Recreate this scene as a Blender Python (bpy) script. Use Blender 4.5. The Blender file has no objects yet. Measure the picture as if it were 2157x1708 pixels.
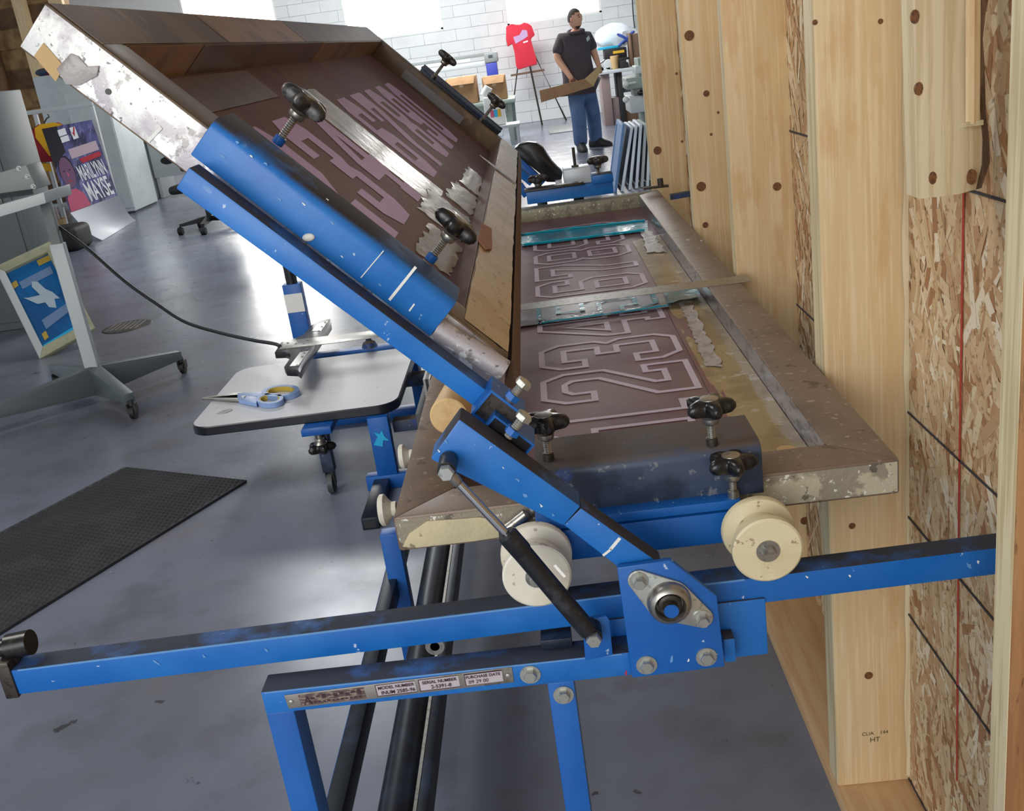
import bpy, bmesh, math, random
from mathutils import Vector, Matrix
random.seed(7)
SC = bpy.context.scene
COL = SC.collection
V = Vector

# ------------------------------------------------------------------ camera, world, lights, exposure
F_PX, CX, CY, CAM_H = 2150.0, 1078.5, 854.0, 1.5
def _axes(yaw, pitch, roll):
    f = V((math.sin(yaw)*math.cos(pitch), math.cos(yaw)*math.cos(pitch), -math.sin(pitch)))
    r = V((math.cos(yaw), -math.sin(yaw), 0)); d = f.cross(r)
    return r*math.cos(roll)+d*math.sin(roll), d*math.cos(roll)-r*math.sin(roll), f
RT, DN, FW = _axes(math.radians(-3.26), math.radians(19.51), math.radians(8.08))
CAMP = V((0, 0, CAM_H))
cam = bpy.data.cameras.new('camera'); camo = bpy.data.objects.new('camera', cam); COL.objects.link(camo)
cam.sensor_width = 36.0; cam.lens = F_PX/2157*36.0; cam.clip_start = 0.02; cam.clip_end = 200
mw = Matrix.Identity(4)
for i in range(3):
    mw[i][0] = RT[i]; mw[i][1] = -DN[i]; mw[i][2] = -FW[i]; mw[i][3] = CAMP[i]
camo.matrix_world = mw; SC.camera = camo

world = bpy.data.worlds.new('world'); SC.world = world; world.use_nodes = True
bgn = world.node_tree.nodes['Background']
bgn.inputs[0].default_value = (0.80, 0.90, 1.0, 1); bgn.inputs[1].default_value = 0.75
def area(name, loc, target, sx, sy, power, col):
    l = bpy.data.lights.new(name, 'AREA'); l.shape = 'RECTANGLE'; l.size = sx; l.size_y = sy
    l.energy = power; l.color = col
    o = bpy.data.objects.new(name, l); COL.objects.link(o); o.location = loc
    o.rotation_euler = (V(target)-V(loc)).to_track_quat('-Z', 'Y').to_euler(); return o
area('front_fill', (-1.9, -2.9, 2.3), (0.0, 2.0, 0.7), 3.0, 2.6, 98, (1.0, 0.97, 0.92))  # area light added behind the camera to light the front faces
area('overhead_fill', (-2.4, 2.2, 3.9), (-0.6, 2.2, 0.8), 1.2, 2.4, 62, (1.0, 0.96, 0.90))  # unseen overhead light added for the timber and press
area('overhead_fill', (-2.5, 9.5, 3.9), (-2.5, 9.5, 0), 1.2, 2.4, 90, (0.95, 0.98, 1.0))  # unseen light added to brighten the far floor
area('overhead_fill', (-1.5, 15.5, 3.9), (-1.2, 17.5, 0), 4.0, 1.2, 260, (0.95, 0.98, 1.0))  # another added light, lifting the block wall
WINDOW_EMIT = 10.0
SC.view_settings.view_transform = 'Standard'; SC.view_settings.look = 'None'
SC.view_settings.exposure = 0.35; SC.view_settings.gamma = 1.0; SC.view_settings.use_curve_mapping = False

def W(x, y, X=None, Y=None, Z=None):
    """world point at a known distance X, Y or Z along the sight line of one image point"""
    d = RT*((x-CX)/F_PX)+DN*((y-CY)/F_PX)+FW
    if X is not None: t = X/d.x
    elif Y is not None: t = Y/d.y
    else: t = (Z-CAM_H)/d.z
    return CAMP+d*t

# ------------------------------------------------------------------ materials
def lin(c):
    r = []
    for v in c[:3]:
        v /= 255.0; r.append(v/12.92 if v <= .04045 else ((v+.055)/1.055)**2.4)
    return (*r, 1)
MATS = {}
def M(name, col, rough=.5, metal=0., layers=(), bump=0., bscale=80., bstretch=(1, 1, 1), dirt=None, spec=.5, alpha=1., emit=0., rand=None, island=None, trans=0., rvar=0.):
    if name in MATS: return MATS[name]
    m = bpy.data.materials.new(name); m.use_nodes = True; MATS[name] = m
    nt = m.node_tree; N = nt.nodes; L = nt.links; b = N['Principled BSDF']
    b.inputs['Roughness'].default_value = rough; b.inputs['Metallic'].default_value = metal
    b.inputs['Specular IOR Level'].default_value = spec; b.inputs['Alpha'].default_value = alpha
    b.inputs['Transmission Weight'].default_value = trans
    geo = N.new('ShaderNodeNewGeometry')
    def tex(kind, scale, stretch):
        mp = N.new('ShaderNodeVectorMath'); mp.operation = 'MULTIPLY'; mp.inputs[1].default_value = stretch
        L.new(geo.outputs['Position'], mp.inputs[0])
        if kind == 'vor':
            t = N.new('ShaderNodeTexVoronoi'); t.inputs['Scale'].default_value = scale; o = t.outputs['Distance']
        elif kind == 'wave':
            t = N.new('ShaderNodeTexWave'); t.inputs['Scale'].default_value = scale; t.inputs['Distortion'].default_value = 5; t.inputs['Detail'].default_value = 3; o = t.outputs['Fac']
        else:
            t = N.new('ShaderNodeTexNoise'); t.inputs['Scale'].default_value = scale; t.inputs['Detail'].default_value = 5; t.inputs['Roughness'].default_value = .6; o = t.outputs['Fac']
        L.new(mp.outputs[0], t.inputs['Vector']); return o
    def ramp(sock, lo, hi, k=1.):
        lo, hi = .5+(lo-.5)*k, .5+(hi-.5)*k
        r = N.new('ShaderNodeMapRange'); r.inputs['From Min'].default_value = lo; r.inputs['From Max'].default_value = hi
        L.new(sock, r.inputs['Value']); return r.outputs['Result']
    def mul(sock, k):
        q = N.new('ShaderNodeMath'); q.operation = 'MULTIPLY'; L.new(sock, q.inputs[0])
        if isinstance(k, (int, float)): q.inputs[1].default_value = k
        else: L.new(k, q.inputs[1])
        return q.outputs[0]
    def mix(cur, fac, c):
        x = N.new('ShaderNodeMix'); x.data_type = 'RGBA'; L.new(fac, x.inputs[0])
        if isinstance(cur, tuple): x.inputs[6].default_value = cur
        else: L.new(cur, x.inputs[6])
        x.inputs[7].default_value = lin(c); return x.outputs[2]
    cur = lin(col)
    if island:
        cr = N.new('ShaderNodeValToRGB'); cr.color_ramp.interpolation = 'CONSTANT'; e = cr.color_ramp.elements
        while len(e) < len(island): e.new(0.5)
        for i, c in enumerate(island): e[i].position = i/len(island); e[i].color = lin(c)
        L.new(geo.outputs['Random Per Island'], cr.inputs[0]); cur = cr.outputs[0]
    if rand:
        oi = N.new('ShaderNodeObjectInfo'); cur = mix(cur, mul(oi.outputs['Random'], rand[1]), rand[0])
    for (kind, scale, stretch, lo, hi, c, k) in layers:
        cur = mix(cur, mul(ramp(tex(kind, scale, stretch), lo, hi, .68 if kind == 'noise' else 1.), k), c)
    if dirt:
        c, lo, hi, k = dirt
        sx = N.new('ShaderNodeSeparateXYZ'); L.new(geo.outputs['Normal'], sx.inputs[0])
        df = mul(mul(ramp(sx.outputs[2], lo, hi), ramp(tex('noise', 14, (1, 1, 1)), .2, .5)), k)
        cur = mix(cur, df, c)
        q = N.new('ShaderNodeMath'); q.operation = 'MULTIPLY_ADD'; L.new(df, q.inputs[0]); q.inputs[1].default_value = .85-rough; q.inputs[2].default_value = rough; L.new(q.outputs[0], b.inputs['Roughness'])
    if isinstance(cur, tuple): b.inputs['Base Color'].default_value = cur
    else: L.new(cur, b.inputs['Base Color'])
    if rvar:
        q = N.new('ShaderNodeMath'); q.operation = 'MULTIPLY_ADD'; L.new(tex('noise', 3.2, (1, 1, 1)), q.inputs[0])
        q.inputs[1].default_value = rvar; q.inputs[2].default_value = rough-rvar*.5; L.new(q.outputs[0], b.inputs['Roughness'])
    if bump:
        bn = N.new('ShaderNodeBump'); bn.inputs['Strength'].default_value = bump; bn.inputs['Distance'].default_value = .004
        L.new(tex('noise', bscale, bstretch), bn.inputs['Height']); L.new(bn.outputs[0], b.inputs['Normal'])
    if emit:
        b.inputs['Emission Color'].default_value = lin(col); b.inputs['Emission Strength'].default_value = emit
    return m

GRIME = (70, 62, 56)
M('blue', (22, 106, 186), .40, 0, [('noise', 5, (1, 1, 1), .45, .75, (56, 136, 214), .45), ('noise', 70, (1, 1, 1), .77, .81, (190, 208, 228), .8), ('noise', 22, (1, 1, 1), .78, .86, (120, 164, 214), .6)], dirt=((58, 50, 45), .45, .66, .96), bump=.08)
M('blue_clean', (16, 88, 168), .40, 0, [('noise', 4, (1, 1, 1), .45, .75, (36, 118, 200), .3), ('noise', 60, (1, 1, 1), .79, .82, (190, 208, 228), .8)], bump=.06)
M('blue_rail', (18, 98, 178), .38, 0, [('noise', 6, (1, 1, 1), .5, .8, (54, 132, 210), .4), ('noise', 50, (1, 1, 1), .79, .82, (200, 214, 230), .8)], dirt=((44, 45, 50), .55, .66, .96), bump=.06)
M('worn_blue', (96, 148, 204), .5)
M('navy', (60, 72, 96), .45, 0, [('noise', 9, (1, 1, 1), .48, .62, (34, 42, 56), .8), ('noise', 14, (1, 1, 1), .62, .68, (40, 72, 140), .7), ('noise', 60, (1, 1, 1), .7, .73, (120, 122, 124), .7)], dirt=((92, 80, 69), .45, .8, .9))
M('black_paint', (22, 24, 28), .4, 0, [('noise', 40, (1, 1, 1), .6, .75, (60, 62, 68), .5)])
M('black_rail', (30, 36, 46), .38, .2, [('noise', 12, (1, 1, 1), .5, .75, (52, 66, 92), .6)])
M('black_plastic', (24, 23, 23), .28, 0, [('noise', 60, (1, 1, 1), .6, .75, (66, 62, 58), .5)])
M('worn_plastic', (42, 40, 40), .35, 0, [('noise', 60, (1, 1, 1), .5, .7, (105, 102, 102), .7)])
M('chrome', (190, 190, 195), .16, 1.)
M('steel', (165, 162, 155), .35, .9, [('noise', 90, (1, 1, 1), .55, .7, (110, 104, 96), .6)])
M('zinc', (190, 190, 182), .33, .8, [('noise', 120, (1, 1, 1), .6, .7, (120, 115, 105), .5)])
M('dark_steel', (80, 74, 68), .45, .7, [('noise', 120, (1, 1, 1), .5, .7, (40, 36, 32), .7)])
M('alum_white', (184, 178, 182), .42, .25, [('noise', 9, (1, 1, 1), .52, .6, (226, 226, 222), .8), ('noise', 28, (1, 1, 1), .6, .64, (250, 250, 250), .9), ('noise', 20, (2, 2, 2), .66, .7, (120, 112, 104), .6), ('noise', 120, (1, 1, 1), .7, .72, (80, 76, 70), .8)], bump=.25, bscale=60)  # whitish aluminium with flaking white paint
M('alum_top', (126, 107, 91), .48, .15, [('noise', 7, (1, 1, 1), .45, .7, (106, 89, 76), .8), ('noise', 70, (1, 1, 1), .68, .72, (180, 165, 150), .5), ('noise', 26, (1, 1, 1), .7, .73, (80, 66, 56), .7)], bump=.05)
M('alum_end', (150, 140, 122), .5, .15, [('noise', 14, (1, 1, 1), .5, .56, (196, 186, 158), .9), ('noise', 40, (1, 1, 1), .62, .66, (92, 82, 72), .8), ('noise', 110, (1, 1, 1), .7, .72, (235, 232, 222), .9)], bump=.5, bscale=70)
M('alum_far', (142, 138, 116), .45, .2, [('noise', 30, (1, 1, 1), .5, .6, (112, 104, 94), .8), ('noise', 120, (1, 1, 1), .68, .7, (226, 222, 210), .9)], bump=.2)
M('putty', (204, 190, 152), .8, 0, [('noise', 60, (1, 1, 1), .68, .72, (120, 104, 80), .8), ('noise', 12, (1, 1, 1), .5, .7, (190, 178, 146), .7)], bump=.5)
M('inner_alum', (150, 146, 152), .25, .75, [('noise', 20, (1, 1, 3), .55, .65, (74, 66, 66), .8)])
M('mesh_purple', (104, 72, 78), .38, 0, spec=.35, layers= [('noise', 5, (1, 1, 1), .4, .7, (122, 94, 92), .8), ('noise', 3, (1, 3, 1), .6, .75, (94, 62, 66), .6)], bump=.03, bscale=600)
M('stencil_line', (192, 178, 194), .45)
M('mesh_brown', (116, 92, 82), .60, 0, spec=.14, layers= [('noise', 4, (1, 1, 1), .42, .6, (112, 78, 86), .9), ('noise', 6, (1, 1, 1), .6, .75, (120, 104, 84), .7)], bump=.08, bscale=30)
M('stencil_lilac', (206, 178, 226), .60, 0, spec=.14, layers= [('noise', 6, (1, 1, 1), .5, .7, (190, 160, 206), .6)])
M('stencil_grey', (168, 156, 140), .25)
M('clear_tape', (186, 164, 122), .16, 0, [('noise', 10, (1, 1, 1), .45, .65, (150, 128, 92), .7), ('noise', 26, (1, 1, 1), .66, .7, (210, 200, 180), .8)], bump=.3, bscale=26, alpha=.62)
M('white_film', (186, 180, 178), .25, 0, [('noise', 40, (1, 1, 1), .5, .62, (150, 142, 138), .8)], bump=.4, bscale=60, alpha=.75)
M('teal_film', (22, 132, 154), .15, 0, [('noise', 8, (1, 1, 1), .45, .6, (70, 108, 112), .85)], bump=.5, bscale=30)
M('teal_edge', (28, 160, 186), .15, bump=.6, bscale=60)
M('grey_film', (134, 134, 138), .22, 0, [('noise', 6, (1, 1, 1), .5, .65, (120, 112, 118), .8)], bump=.1)
M('packing_tape', (198, 172, 132), .25, 0, [('noise', 8, (1, 2, 1), .45, .65, (178, 144, 98), .8), ('noise', 40, (3, 1, 1), .66, .7, (130, 92, 56), .7)], bump=.15, bscale=40)
M('brown_tape', (150, 112, 76), .35, 0, [('noise', 9, (1, 1, 1), .45, .65, (108, 80, 64), .8)], bump=.2, bscale=30)
M('mauve_tape', (112, 92, 84), .35, 0, [('noise', 9, (1, 1, 1), .45, .65, (94, 76, 72), .8)], bump=.2, bscale=30)
M('mauve_dark', (112, 72, 70), .4)
M('hardboard', (104, 78, 58), .7, 0, [('noise', 200, (1, 1, 1), .5, .7, (124, 96, 72), .7)])
M('upper_frame', (122, 102, 80), .45, .1, [('noise', 5, (1, 1, 1), .42, .62, (96, 82, 68), .9), ('noise', 12, (1, 3, 1), .6, .72, (146, 122, 96), .7)], bump=.08)
M('leather', (150, 96, 62), .6, 0, [('noise', 60, (1, 1, 1), .5, .65, (118, 70, 44), .7)])
M('nylon', (226, 220, 204), .45, 0, [('noise', 8, (1, 1, 1), .5, .7, (202, 190, 160), .7), ('noise', 60, (1, 1, 1), .7, .74, (140, 120, 96), .6)], bump=.08)
M('nylon_aged', (216, 202, 166), .5, 0, [('noise', 9, (1, 1, 1), .45, .65, (196, 178, 136), .8), ('noise', 50, (1, 1, 1), .7, .74, (130, 104, 76), .7)], bump=.08)
M('plate_metal', (158, 152, 146), .36, .6, [('noise', 25, (1, 1, 1), .6, .7, (120, 106, 86), .6)])
M('plate_print', (62, 40, 50), .5)
M('plate_white', (186, 178, 184), .5)
M('plate_faded', (92, 72, 72), .5, 0, [('noise', 120, (1, 1, 3), .5, .6, (150, 136, 120), .8)])
M('white_paint', (235, 234, 228), .6)
M('wood_stud', (226, 200, 156), .58, 0, [('noise', 3.0, (14, 14, .5), .42, .62, (216, 184, 136), .75), ('noise', 9, (14, 14, .4), .5, .66, (234, 212, 172), .7), ('noise', 4.5, (3, 3, .8), .62, .74, (206, 160, 108), .5)], bump=.06, bscale=40, bstretch=(8, 8, .4), rand=((206, 170, 118), .5))
M('wood_plate', (206, 172, 130), .6, 0, [('noise', 6, (10, .6, 10), .42, .62, (190, 150, 108), .7)], bump=.06)
M('wood_edge', (212, 198, 162), .6, 0, [('noise', 6, (14, 14, .5), .45, .62, (178, 158, 116), .7)], bump=.06)
M('wood_grey', (218, 202, 166), .6, 0, [('noise', 5, (14, 14, .5), .45, .62, (196, 174, 130), .75), ('noise', 9, (10, 10, .6), .62, .7, (224, 206, 166), .6)], bump=.1, bscale=30, bstretch=(8, 8, .4))
M('bark', (96, 74, 56), .85, 0, [('noise', 24, (1, 1, .3), .45, .6, (156, 130, 104), .8)], bump=.8, bscale=40)
M('wood_brown', (166, 122, 78), .65, 0, [('noise', 5, (8, 8, .5), .42, .6, (140, 94, 56), .8), ('noise', 10, (6, 6, 1), .62, .7, (84, 56, 36), .7)], bump=.2)
M('knot', (122, 78, 44), .6, 0, [('noise', 200, (1, 1, 1), .5, .6, (84, 52, 30), .8)])
M('osb_base', (186, 156, 116), .7, 0, [('noise', 20, (1, 1, .5), .45, .6, (166, 132, 94), .8), ('noise', 60, (1, 1, 1), .64, .7, (120, 90, 62), .7)], bump=.4)
M('osb_flake', (190, 156, 112), .62, 0, [('noise', 40, (1, 2, 2), .62, .7, (120, 84, 52), .6)], island=[(208, 184, 146), (196, 166, 126), (214, 194, 160), (180, 142, 104), (202, 174, 136), (224, 210, 184), (160, 116, 80), (206, 180, 142), (190, 158, 120), (212, 192, 156), (200, 172, 134), (186, 150, 112)])
M('chalk_red', (172, 62, 48), .8); M('chalk_black', (58, 54, 58), .8)
M('floor', (120, 126, 142), .25, 0, [('noise', .5, (1, 1, 1), .4, .65, (100, 101, 110), .8), ('noise', 3, (1, 1, 1), .52, .75, (88, 87, 90), .5), ('noise', 1.1, (1, 1, 1), .6, .75, (122, 120, 122), .5), ('noise', 9, (1, 1, 1), .76, .80, (56, 54, 54), .8), ('noise', 26, (1, 1, 1), .82, .84, (44, 42, 42), .85), ('noise', 21, (1, 1.3, 1), .84, .85, (180, 180, 180), .8)], bump=.05, bscale=5, rvar=.22)
M('ceiling_board', (150, 150, 150), .8)
M('rubber_mat', (42, 42, 46), .7, 0, [('noise', 5, (1, 1, 1), .45, .65, (54, 54, 58), .7)])
M('block_wall', (222, 224, 222), .7, 0, [('noise', 3, (1, 1, 1), .45, .65, (212, 214, 212), .7)], rand=((210, 213, 212), .5))
M('mortar', (214, 217, 216), .8)
M('window_light', (255, 253, 248), .4, emit=WINDOW_EMIT)
M('white_enamel', (206, 212, 210), .4, 0, [('noise', 5, (1, 1, 1), .5, .7, (194, 200, 200), .6)])
M('grey_enamel', (136, 140, 138), .45, 0, [('noise', 6, (1, 1, 1), .5, .7, (118, 122, 120), .7)])
M('locker_grey', (104, 108, 108), .5)
M('frame_cream', (172, 170, 140), .5, 0, [('noise', 12, (1, 1, 1), .5, .7, (140, 146, 126), .6)])
M('base_grey', (86, 94, 96), .45)
M('grey_green', (150, 162, 152), .5); M('dark_grey', (70, 74, 76), .5); M('light_grey', (192, 196, 196), .5)
M('laminate', (206, 206, 210), .3, 0, [('noise', 40, (1, 1, 1), .72, .75, (160, 158, 154), .7)])
M('edge_band', (26, 28, 36), .3); M('scissor_blue', (132, 160, 206), .4); M('scissor_yellow', (196, 168, 66), .5)
M('rubber', (26, 25, 26), .6); M('cable', (20, 20, 22), .5); M('wood_dowel', (222, 186, 132), .55, 0, [('noise', 10, (4, 1, 4), .45, .65, (200, 158, 104), .6)])
M('cardboard', (164, 126, 88), .8, 0, [('noise', 8, (1, 1, 1), .45, .65, (150, 114, 78), .7)])
M('cardboard_light', (196, 164, 116), .8); M('box_dark', (120, 86, 58), .8)
M('red_cloth', (214, 48, 66), .8, bump=.3, bscale=12); M('print_lilac', (196, 160, 196), .7); M('red_dark', (150, 24, 34), .8); M('yellow_cloth', (236, 176, 30), .8)
M('skin', (220, 164, 134), .55); M('hair', (70, 54, 46), .7); M('polo', (76, 66, 70), .85, bump=.2, bscale=14); M('denim', (84, 108, 146), .85, 0, [('noise', 6, (1, 1, 1), .45, .65, (66, 88, 126), .7)], bump=.2, bscale=14); M('shoe', (30, 28, 30), .6)
M('teal_screen', (18, 104, 168), .4, 0, [('noise', 4, (1, 1, 1), .42, .62, (20, 80, 136), .8)])
M('screen_print', (110, 138, 176), .5); M('print_pale', (176, 192, 204), .5); M('tape_yellow', (190, 160, 66), .5); M('bright_teal', (40, 176, 226), .4)
M('wood_old', (166, 132, 84), .7, 0, [('noise', 6, (1, 1, 1), .4, .65, (120, 88, 52), .8)]); M('wood_dark', (112, 82, 52), .7, 0, [('noise', 6, (1, 1, 1), .4, .65, (84, 60, 38), .8)])  # second wood is a darker brown
M('poster_blue', (96, 94, 148), .4, 0, [('noise', 5, (2, 1, .5), .4, .6, (44, 36, 60), .8), ('noise', 9, (3, 1, .6), .55, .7, (150, 150, 196), .7)]); M('poster_white', (245, 245, 248), .45); M('poster_skin', (124, 84, 116), .5); M('poster_pink', (206, 92, 122), .5); M('poster_dark', (30, 26, 36), .5); M('poster_red', (190, 40, 56), .5); M('poster_rose', (206, 180, 190), .5)
M('plastic_blue', (58, 66, 160), .5); M('bag_white', (232, 236, 240), .6); M('bag_blue', (52, 78, 160), .6); M('label_yellow', (226, 180, 50), .6); M('cyan', (40, 170, 206), .5); M('black_clutter', (34, 32, 32), .6); M('stamp_ink', (84, 70, 50), .8); M('screen_alum', (224, 230, 236), .4, .2); M('screen_blue', (96, 132, 178), .5); M('glass_jar', (140, 120, 116), .3)

# ------------------------------------------------------------------ mesh helpers (every helper adds to a bmesh in world coordinates)
def NB(): return bmesh.new()
def addpoly(bm, vs, faces):
    bv = [bm.verts.new(v) for v in vs]
    for f in faces:
        try: bm.faces.new([bv[i] for i in f])
        except ValueError: pass
    return bv
def obox(bm, o, a, b, c):
    o, a, b, c = V(o), V(a), V(b), V(c)
    vs = [o, o+a, o+a+b, o+b, o+c, o+a+c, o+a+b+c, o+b+c]
    return addpoly(bm, vs, [(3, 2, 1, 0), (4, 5, 6, 7), (0, 1, 5, 4), (1, 2, 6, 5), (2, 3, 7, 6), (3, 0, 4, 7)])
def box(bm, lo, hi):
    lo, hi = V(lo), V(hi); d = hi-lo
    return obox(bm, lo, (d.x, 0, 0), (0, d.y, 0), (0, 0, d.z))
def basis(d, up=(0, 0, 1)):
    d = V(d).normalized(); u = V(up)
    if abs(d.dot(u)) > .98: u = V((1, 0, 0))
    s = d.cross(u).normalized(); return d, s, s.cross(d).normalized()
def beam(bm, p, q, w, h, up=(0, 0, 1)):
    p, q = V(p), V(q); d, s, u = basis(q-p, up)
    return obox(bm, p-s*w/2-u*h/2, s*w, u*h, q-p)
def prism(bm, pts, vec):
    pts = [V(p) for p in pts]; n = len(pts); vec = V(vec)
    return addpoly(bm, pts+[p+vec for p in pts], [tuple(range(n-1, -1, -1)), tuple(range(n, 2*n))]+[(i, (i+1) % n, n+(i+1) % n, n+i) for i in range(n)])
def rings(bm, loops, cap=True):
    bl = [[bm.verts.new(p) for p in l] for l in loops]
    n = len(bl[0])
    for a, b in zip(bl, bl[1:]):
        for i in range(n): bm.faces.new((a[i], a[(i+1) % n], b[(i+1) % n], b[i]))
    if cap:
        bm.faces.new(bl[0][::-1]); bm.faces.new(bl[-1])
def lathe(bm, c, axis, prof, seg=28):
    c = V(c); d, s, u = basis(axis)
    rings(bm, [[c+d*z+(s*math.cos(2*math.pi*i/seg)+u*math.sin(2*math.pi*i/seg))*max(r, 1e-4) for i in range(seg)] for z, r in prof])
def cyl(bm, p, q, r, r2=None, seg=20):
    p, q = V(p), V(q); lathe(bm, p, q-p, [(0, r), ((q-p).length, r if r2 is None else r2)], seg)
def tube(bm, path, r, seg=10):
    path = [V(p) for p in path]; loops = []; ref = None
    for i, p in enumerate(path):
        t = (path[min(i+1, len(path)-1)]-path[max(i-1, 0)]).normalized()
        if ref is None: _, s, u = basis(t)
        else:
            s = (ref-t*ref.dot(t)).normalized(); u = t.cross(s)
        ref = s; rr = r[i] if isinstance(r, (list, tuple)) else r
        loops.append([p+(s*math.cos(2*math.pi*k/seg)+u*math.sin(2*math.pi*k/seg))*rr for k in range(seg)])
    rings(bm, loops)
def ball(bm, c, rx, ry=None, rz=None, seg=14):
    ry = rx if ry is None else ry; rz = rx if rz is None else rz
    m = Matrix.Translation(V(c)) @ Matrix.Diagonal((rx, ry, rz, 1))
    bmesh.ops.create_uvsphere(bm, u_segments=seg, v_segments=max(6, seg//2), radius=1, matrix=m)
def smoothpath(pts, n=8):
    pts = [V(p) for p in pts]; out = []
    for i in range(len(pts)-1):
        p0, p1, p2, p3 = pts[max(i-1, 0)], pts[i], pts[i+1], pts[min(i+2, len(pts)-1)]
        for k in range(n):
            t = k/n
            out.append(.5*((2*p1)+(p2-p0)*t+(2*p0-5*p1+4*p2-p3)*t*t+(3*p1-p0-3*p2+p3)*t**3))
    out.append(pts[-1]); return out
def sheet(bm, grid, th, n):
    """a grid of points thickened along n"""
    n = V(n)*th; R, Cn = len(grid), len(grid[0])
    top = [[bm.verts.new(p) for p in row] for row in grid]; bot = [[bm.verts.new(V(p)-n) for p in row] for row in grid]
    for i in range(R-1):
        for j in range(Cn-1):
            bm.faces.new((top[i][j], top[i][j+1], top[i+1][j+1], top[i+1][j])); bm.faces.new((bot[i][j], bot[i+1][j], bot[i+1][j+1], bot[i][j+1]))
    bd = [(0, j) for j in range(Cn)]+[(i, Cn-1) for i in range(1, R)]+[(R-1, j) for j in range(Cn-2, -1, -1)]+[(i, 0) for i in range(R-2, 0, -1)]
    for k in range(len(bd)):
        a, b = bd[k], bd[(k+1) % len(bd)]
        bm.faces.new((top[a[0]][a[1]], bot[a[0]][a[1]], bot[b[0]][b[1]], top[b[0]][b[1]]))
def to_mesh(bm, name, bevel=0, seg=2, smooth=None):
    bmesh.ops.recalc_face_normals(bm, faces=bm.faces[:])
    if bevel:
        es = [e for e in bm.edges if len(e.link_faces) == 2 and e.calc_face_angle(0) > .5]
        bmesh.ops.bevel(bm, geom=es, offset=bevel, segments=seg, profile=.5, affect='EDGES', clamp_overlap=True)
    me = bpy.data.meshes.new(name); bm.to_mesh(me); bm.free()
    if smooth is None: smooth = True
    if smooth:
        me.polygons.foreach_set('use_smooth', [True]*len(me.polygons)); me.set_sharp_from_angle(angle=math.radians(38))
    return me
def wloc(o):
    p = V((0, 0, 0))
    while o is not None: p += o.location; o = o.parent
    return p
def put(name, bm, mat, parent=None, bevel=0, seg=2, label=None, kind=None, smooth=None):
    me = bm if isinstance(bm, bpy.types.Mesh) else to_mesh(bm, name, bevel, seg, smooth)
    if mat: 
        if not me.materials: me.materials.append(MATS[mat])
    o = bpy.data.objects.new(name, me); COL.objects.link(o)
    if parent is not None:
        o.parent = parent; o.location = -wloc(parent)
    if label: o['label'] = label
    if kind: o['kind'] = kind
    return o
def thing(name, label, cat, loc, group=None):
    o = bpy.data.objects.new(name, None); COL.objects.link(o); o.location = loc; o.empty_display_size = .1
    o['label'] = label; o['category'] = cat
    if group: o['group'] = group
    return o
def tag(o, label, cat, group=None):
    o['label'] = label; o['category'] = cat
    if group: o['group'] = group
    return o
def text_bm(bm, txt, org, xd, yd, size, th=.0004, align='LEFT', shear=0., bold=0.):
    c = bpy.data.curves.new('t', 'FONT'); c.body = txt; c.size = size; c.align_x = align; c.shear = shear; c.offset = bold; c.resolution_u = 3
    o = bpy.data.objects.new('t', c); COL.objects.link(o)
    dg = bpy.context.evaluated_depsgraph_get(); me = bpy.data.meshes.new_from_object(o.evaluated_get(dg))
    xd, yd = V(xd).normalized(), V(yd).normalized(); nd = xd.cross(yd); org = V(org)
    vs = [bm.verts.new(org+xd*v.co.x+yd*v.co.y+nd*th) for v in me.vertices]
    for p in me.polygons:
        try: bm.faces.new([vs[i] for i in p.vertices])
        except ValueError: pass
    bpy.data.objects.remove(o); bpy.data.curves.remove(c); bpy.data.meshes.remove(me)

# ------------------------------------------------------------------ setting
fl = NB(); box(fl, (-12, -2, -.1), (8, 20.6, 0)); floor = put('floor', fl, 'floor', kind='structure')
floor['label'] = 'grey sealed concrete floor with paint specks'

cl = NB(); box(cl, (-12, -3, 4.3), (8, 20.6, 4.4)); ceil = put('ceiling', cl, 'ceiling_board', kind='structure'); ceil['label'] = 'grey board ceiling'

# back wall of painted blocks, windows in it
WY = 20.0
WIN = [(-6.15, -4.42, 2.02), (-3.20, -1.42, 1.86), (-.235, 1.50, 1.76)]
bw = NB(); box(bw, (-12, WY+.03, 0), (8, WY+.25, 1.76))
xs = [-12]+[v for w in WIN for v in w[:2]]+[8]
for i in range(0, len(xs), 2): box(bw, (xs[i], WY+.03, 1.76), (xs[i+1], WY+.25, 4.6))
for (a, b_, z) in WIN: box(bw, (a, WY+.03, 1.76), (b_, WY+.25, z)) if z > 1.76 else None
wall_back = put('wall_back', bw, 'mortar', kind='structure'); wall_back['label'] = 'white painted concrete block wall with bright windows'
BW, BH = .60, .203
blk = NB(); box(blk, (.002, .012, .002), (BW-.002, .035, BH-.002)); blkme = to_mesh(blk, 'block', .003, 1); blkme.materials.append(MATS['block_wall'])
nblk = 0
for r in range(14):
    for cidx in range(-11, 5):
        x0 = cidx*BW+(BW/2 if r % 2 else 0); z0 = r*BH; x1 = x0+BW; z1 = z0+BH
        if x1 > 2.7 or nblk >= 295: continue
        hit = [(a, b_, z) for a, b_, z in WIN if x1 > a and x0 < b_ and z1 > z]
        if not hit:
            o = bpy.data.objects.new('block', blkme); COL.objects.link(o); o.parent = wall_back; o.location = (x0, WY, z0); nblk += 1; continue
        a, b_, z = hit[0]
        for (cx0, cx1, cz1) in ((x0, min(x1, a), z1), (max(x0, b_), x1, z1), (max(x0, a), min(x1, b_), min(z1, z))):
            if cx1-cx0 > .03 and cz1-z0 > .03:
                g = NB(); box(g, (cx0+.002, WY+.012, z0+.002), (cx1-.002, WY+.035, cz1-.002)); put('block', g, 'block_wall', wall_back); nblk += 1
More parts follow.
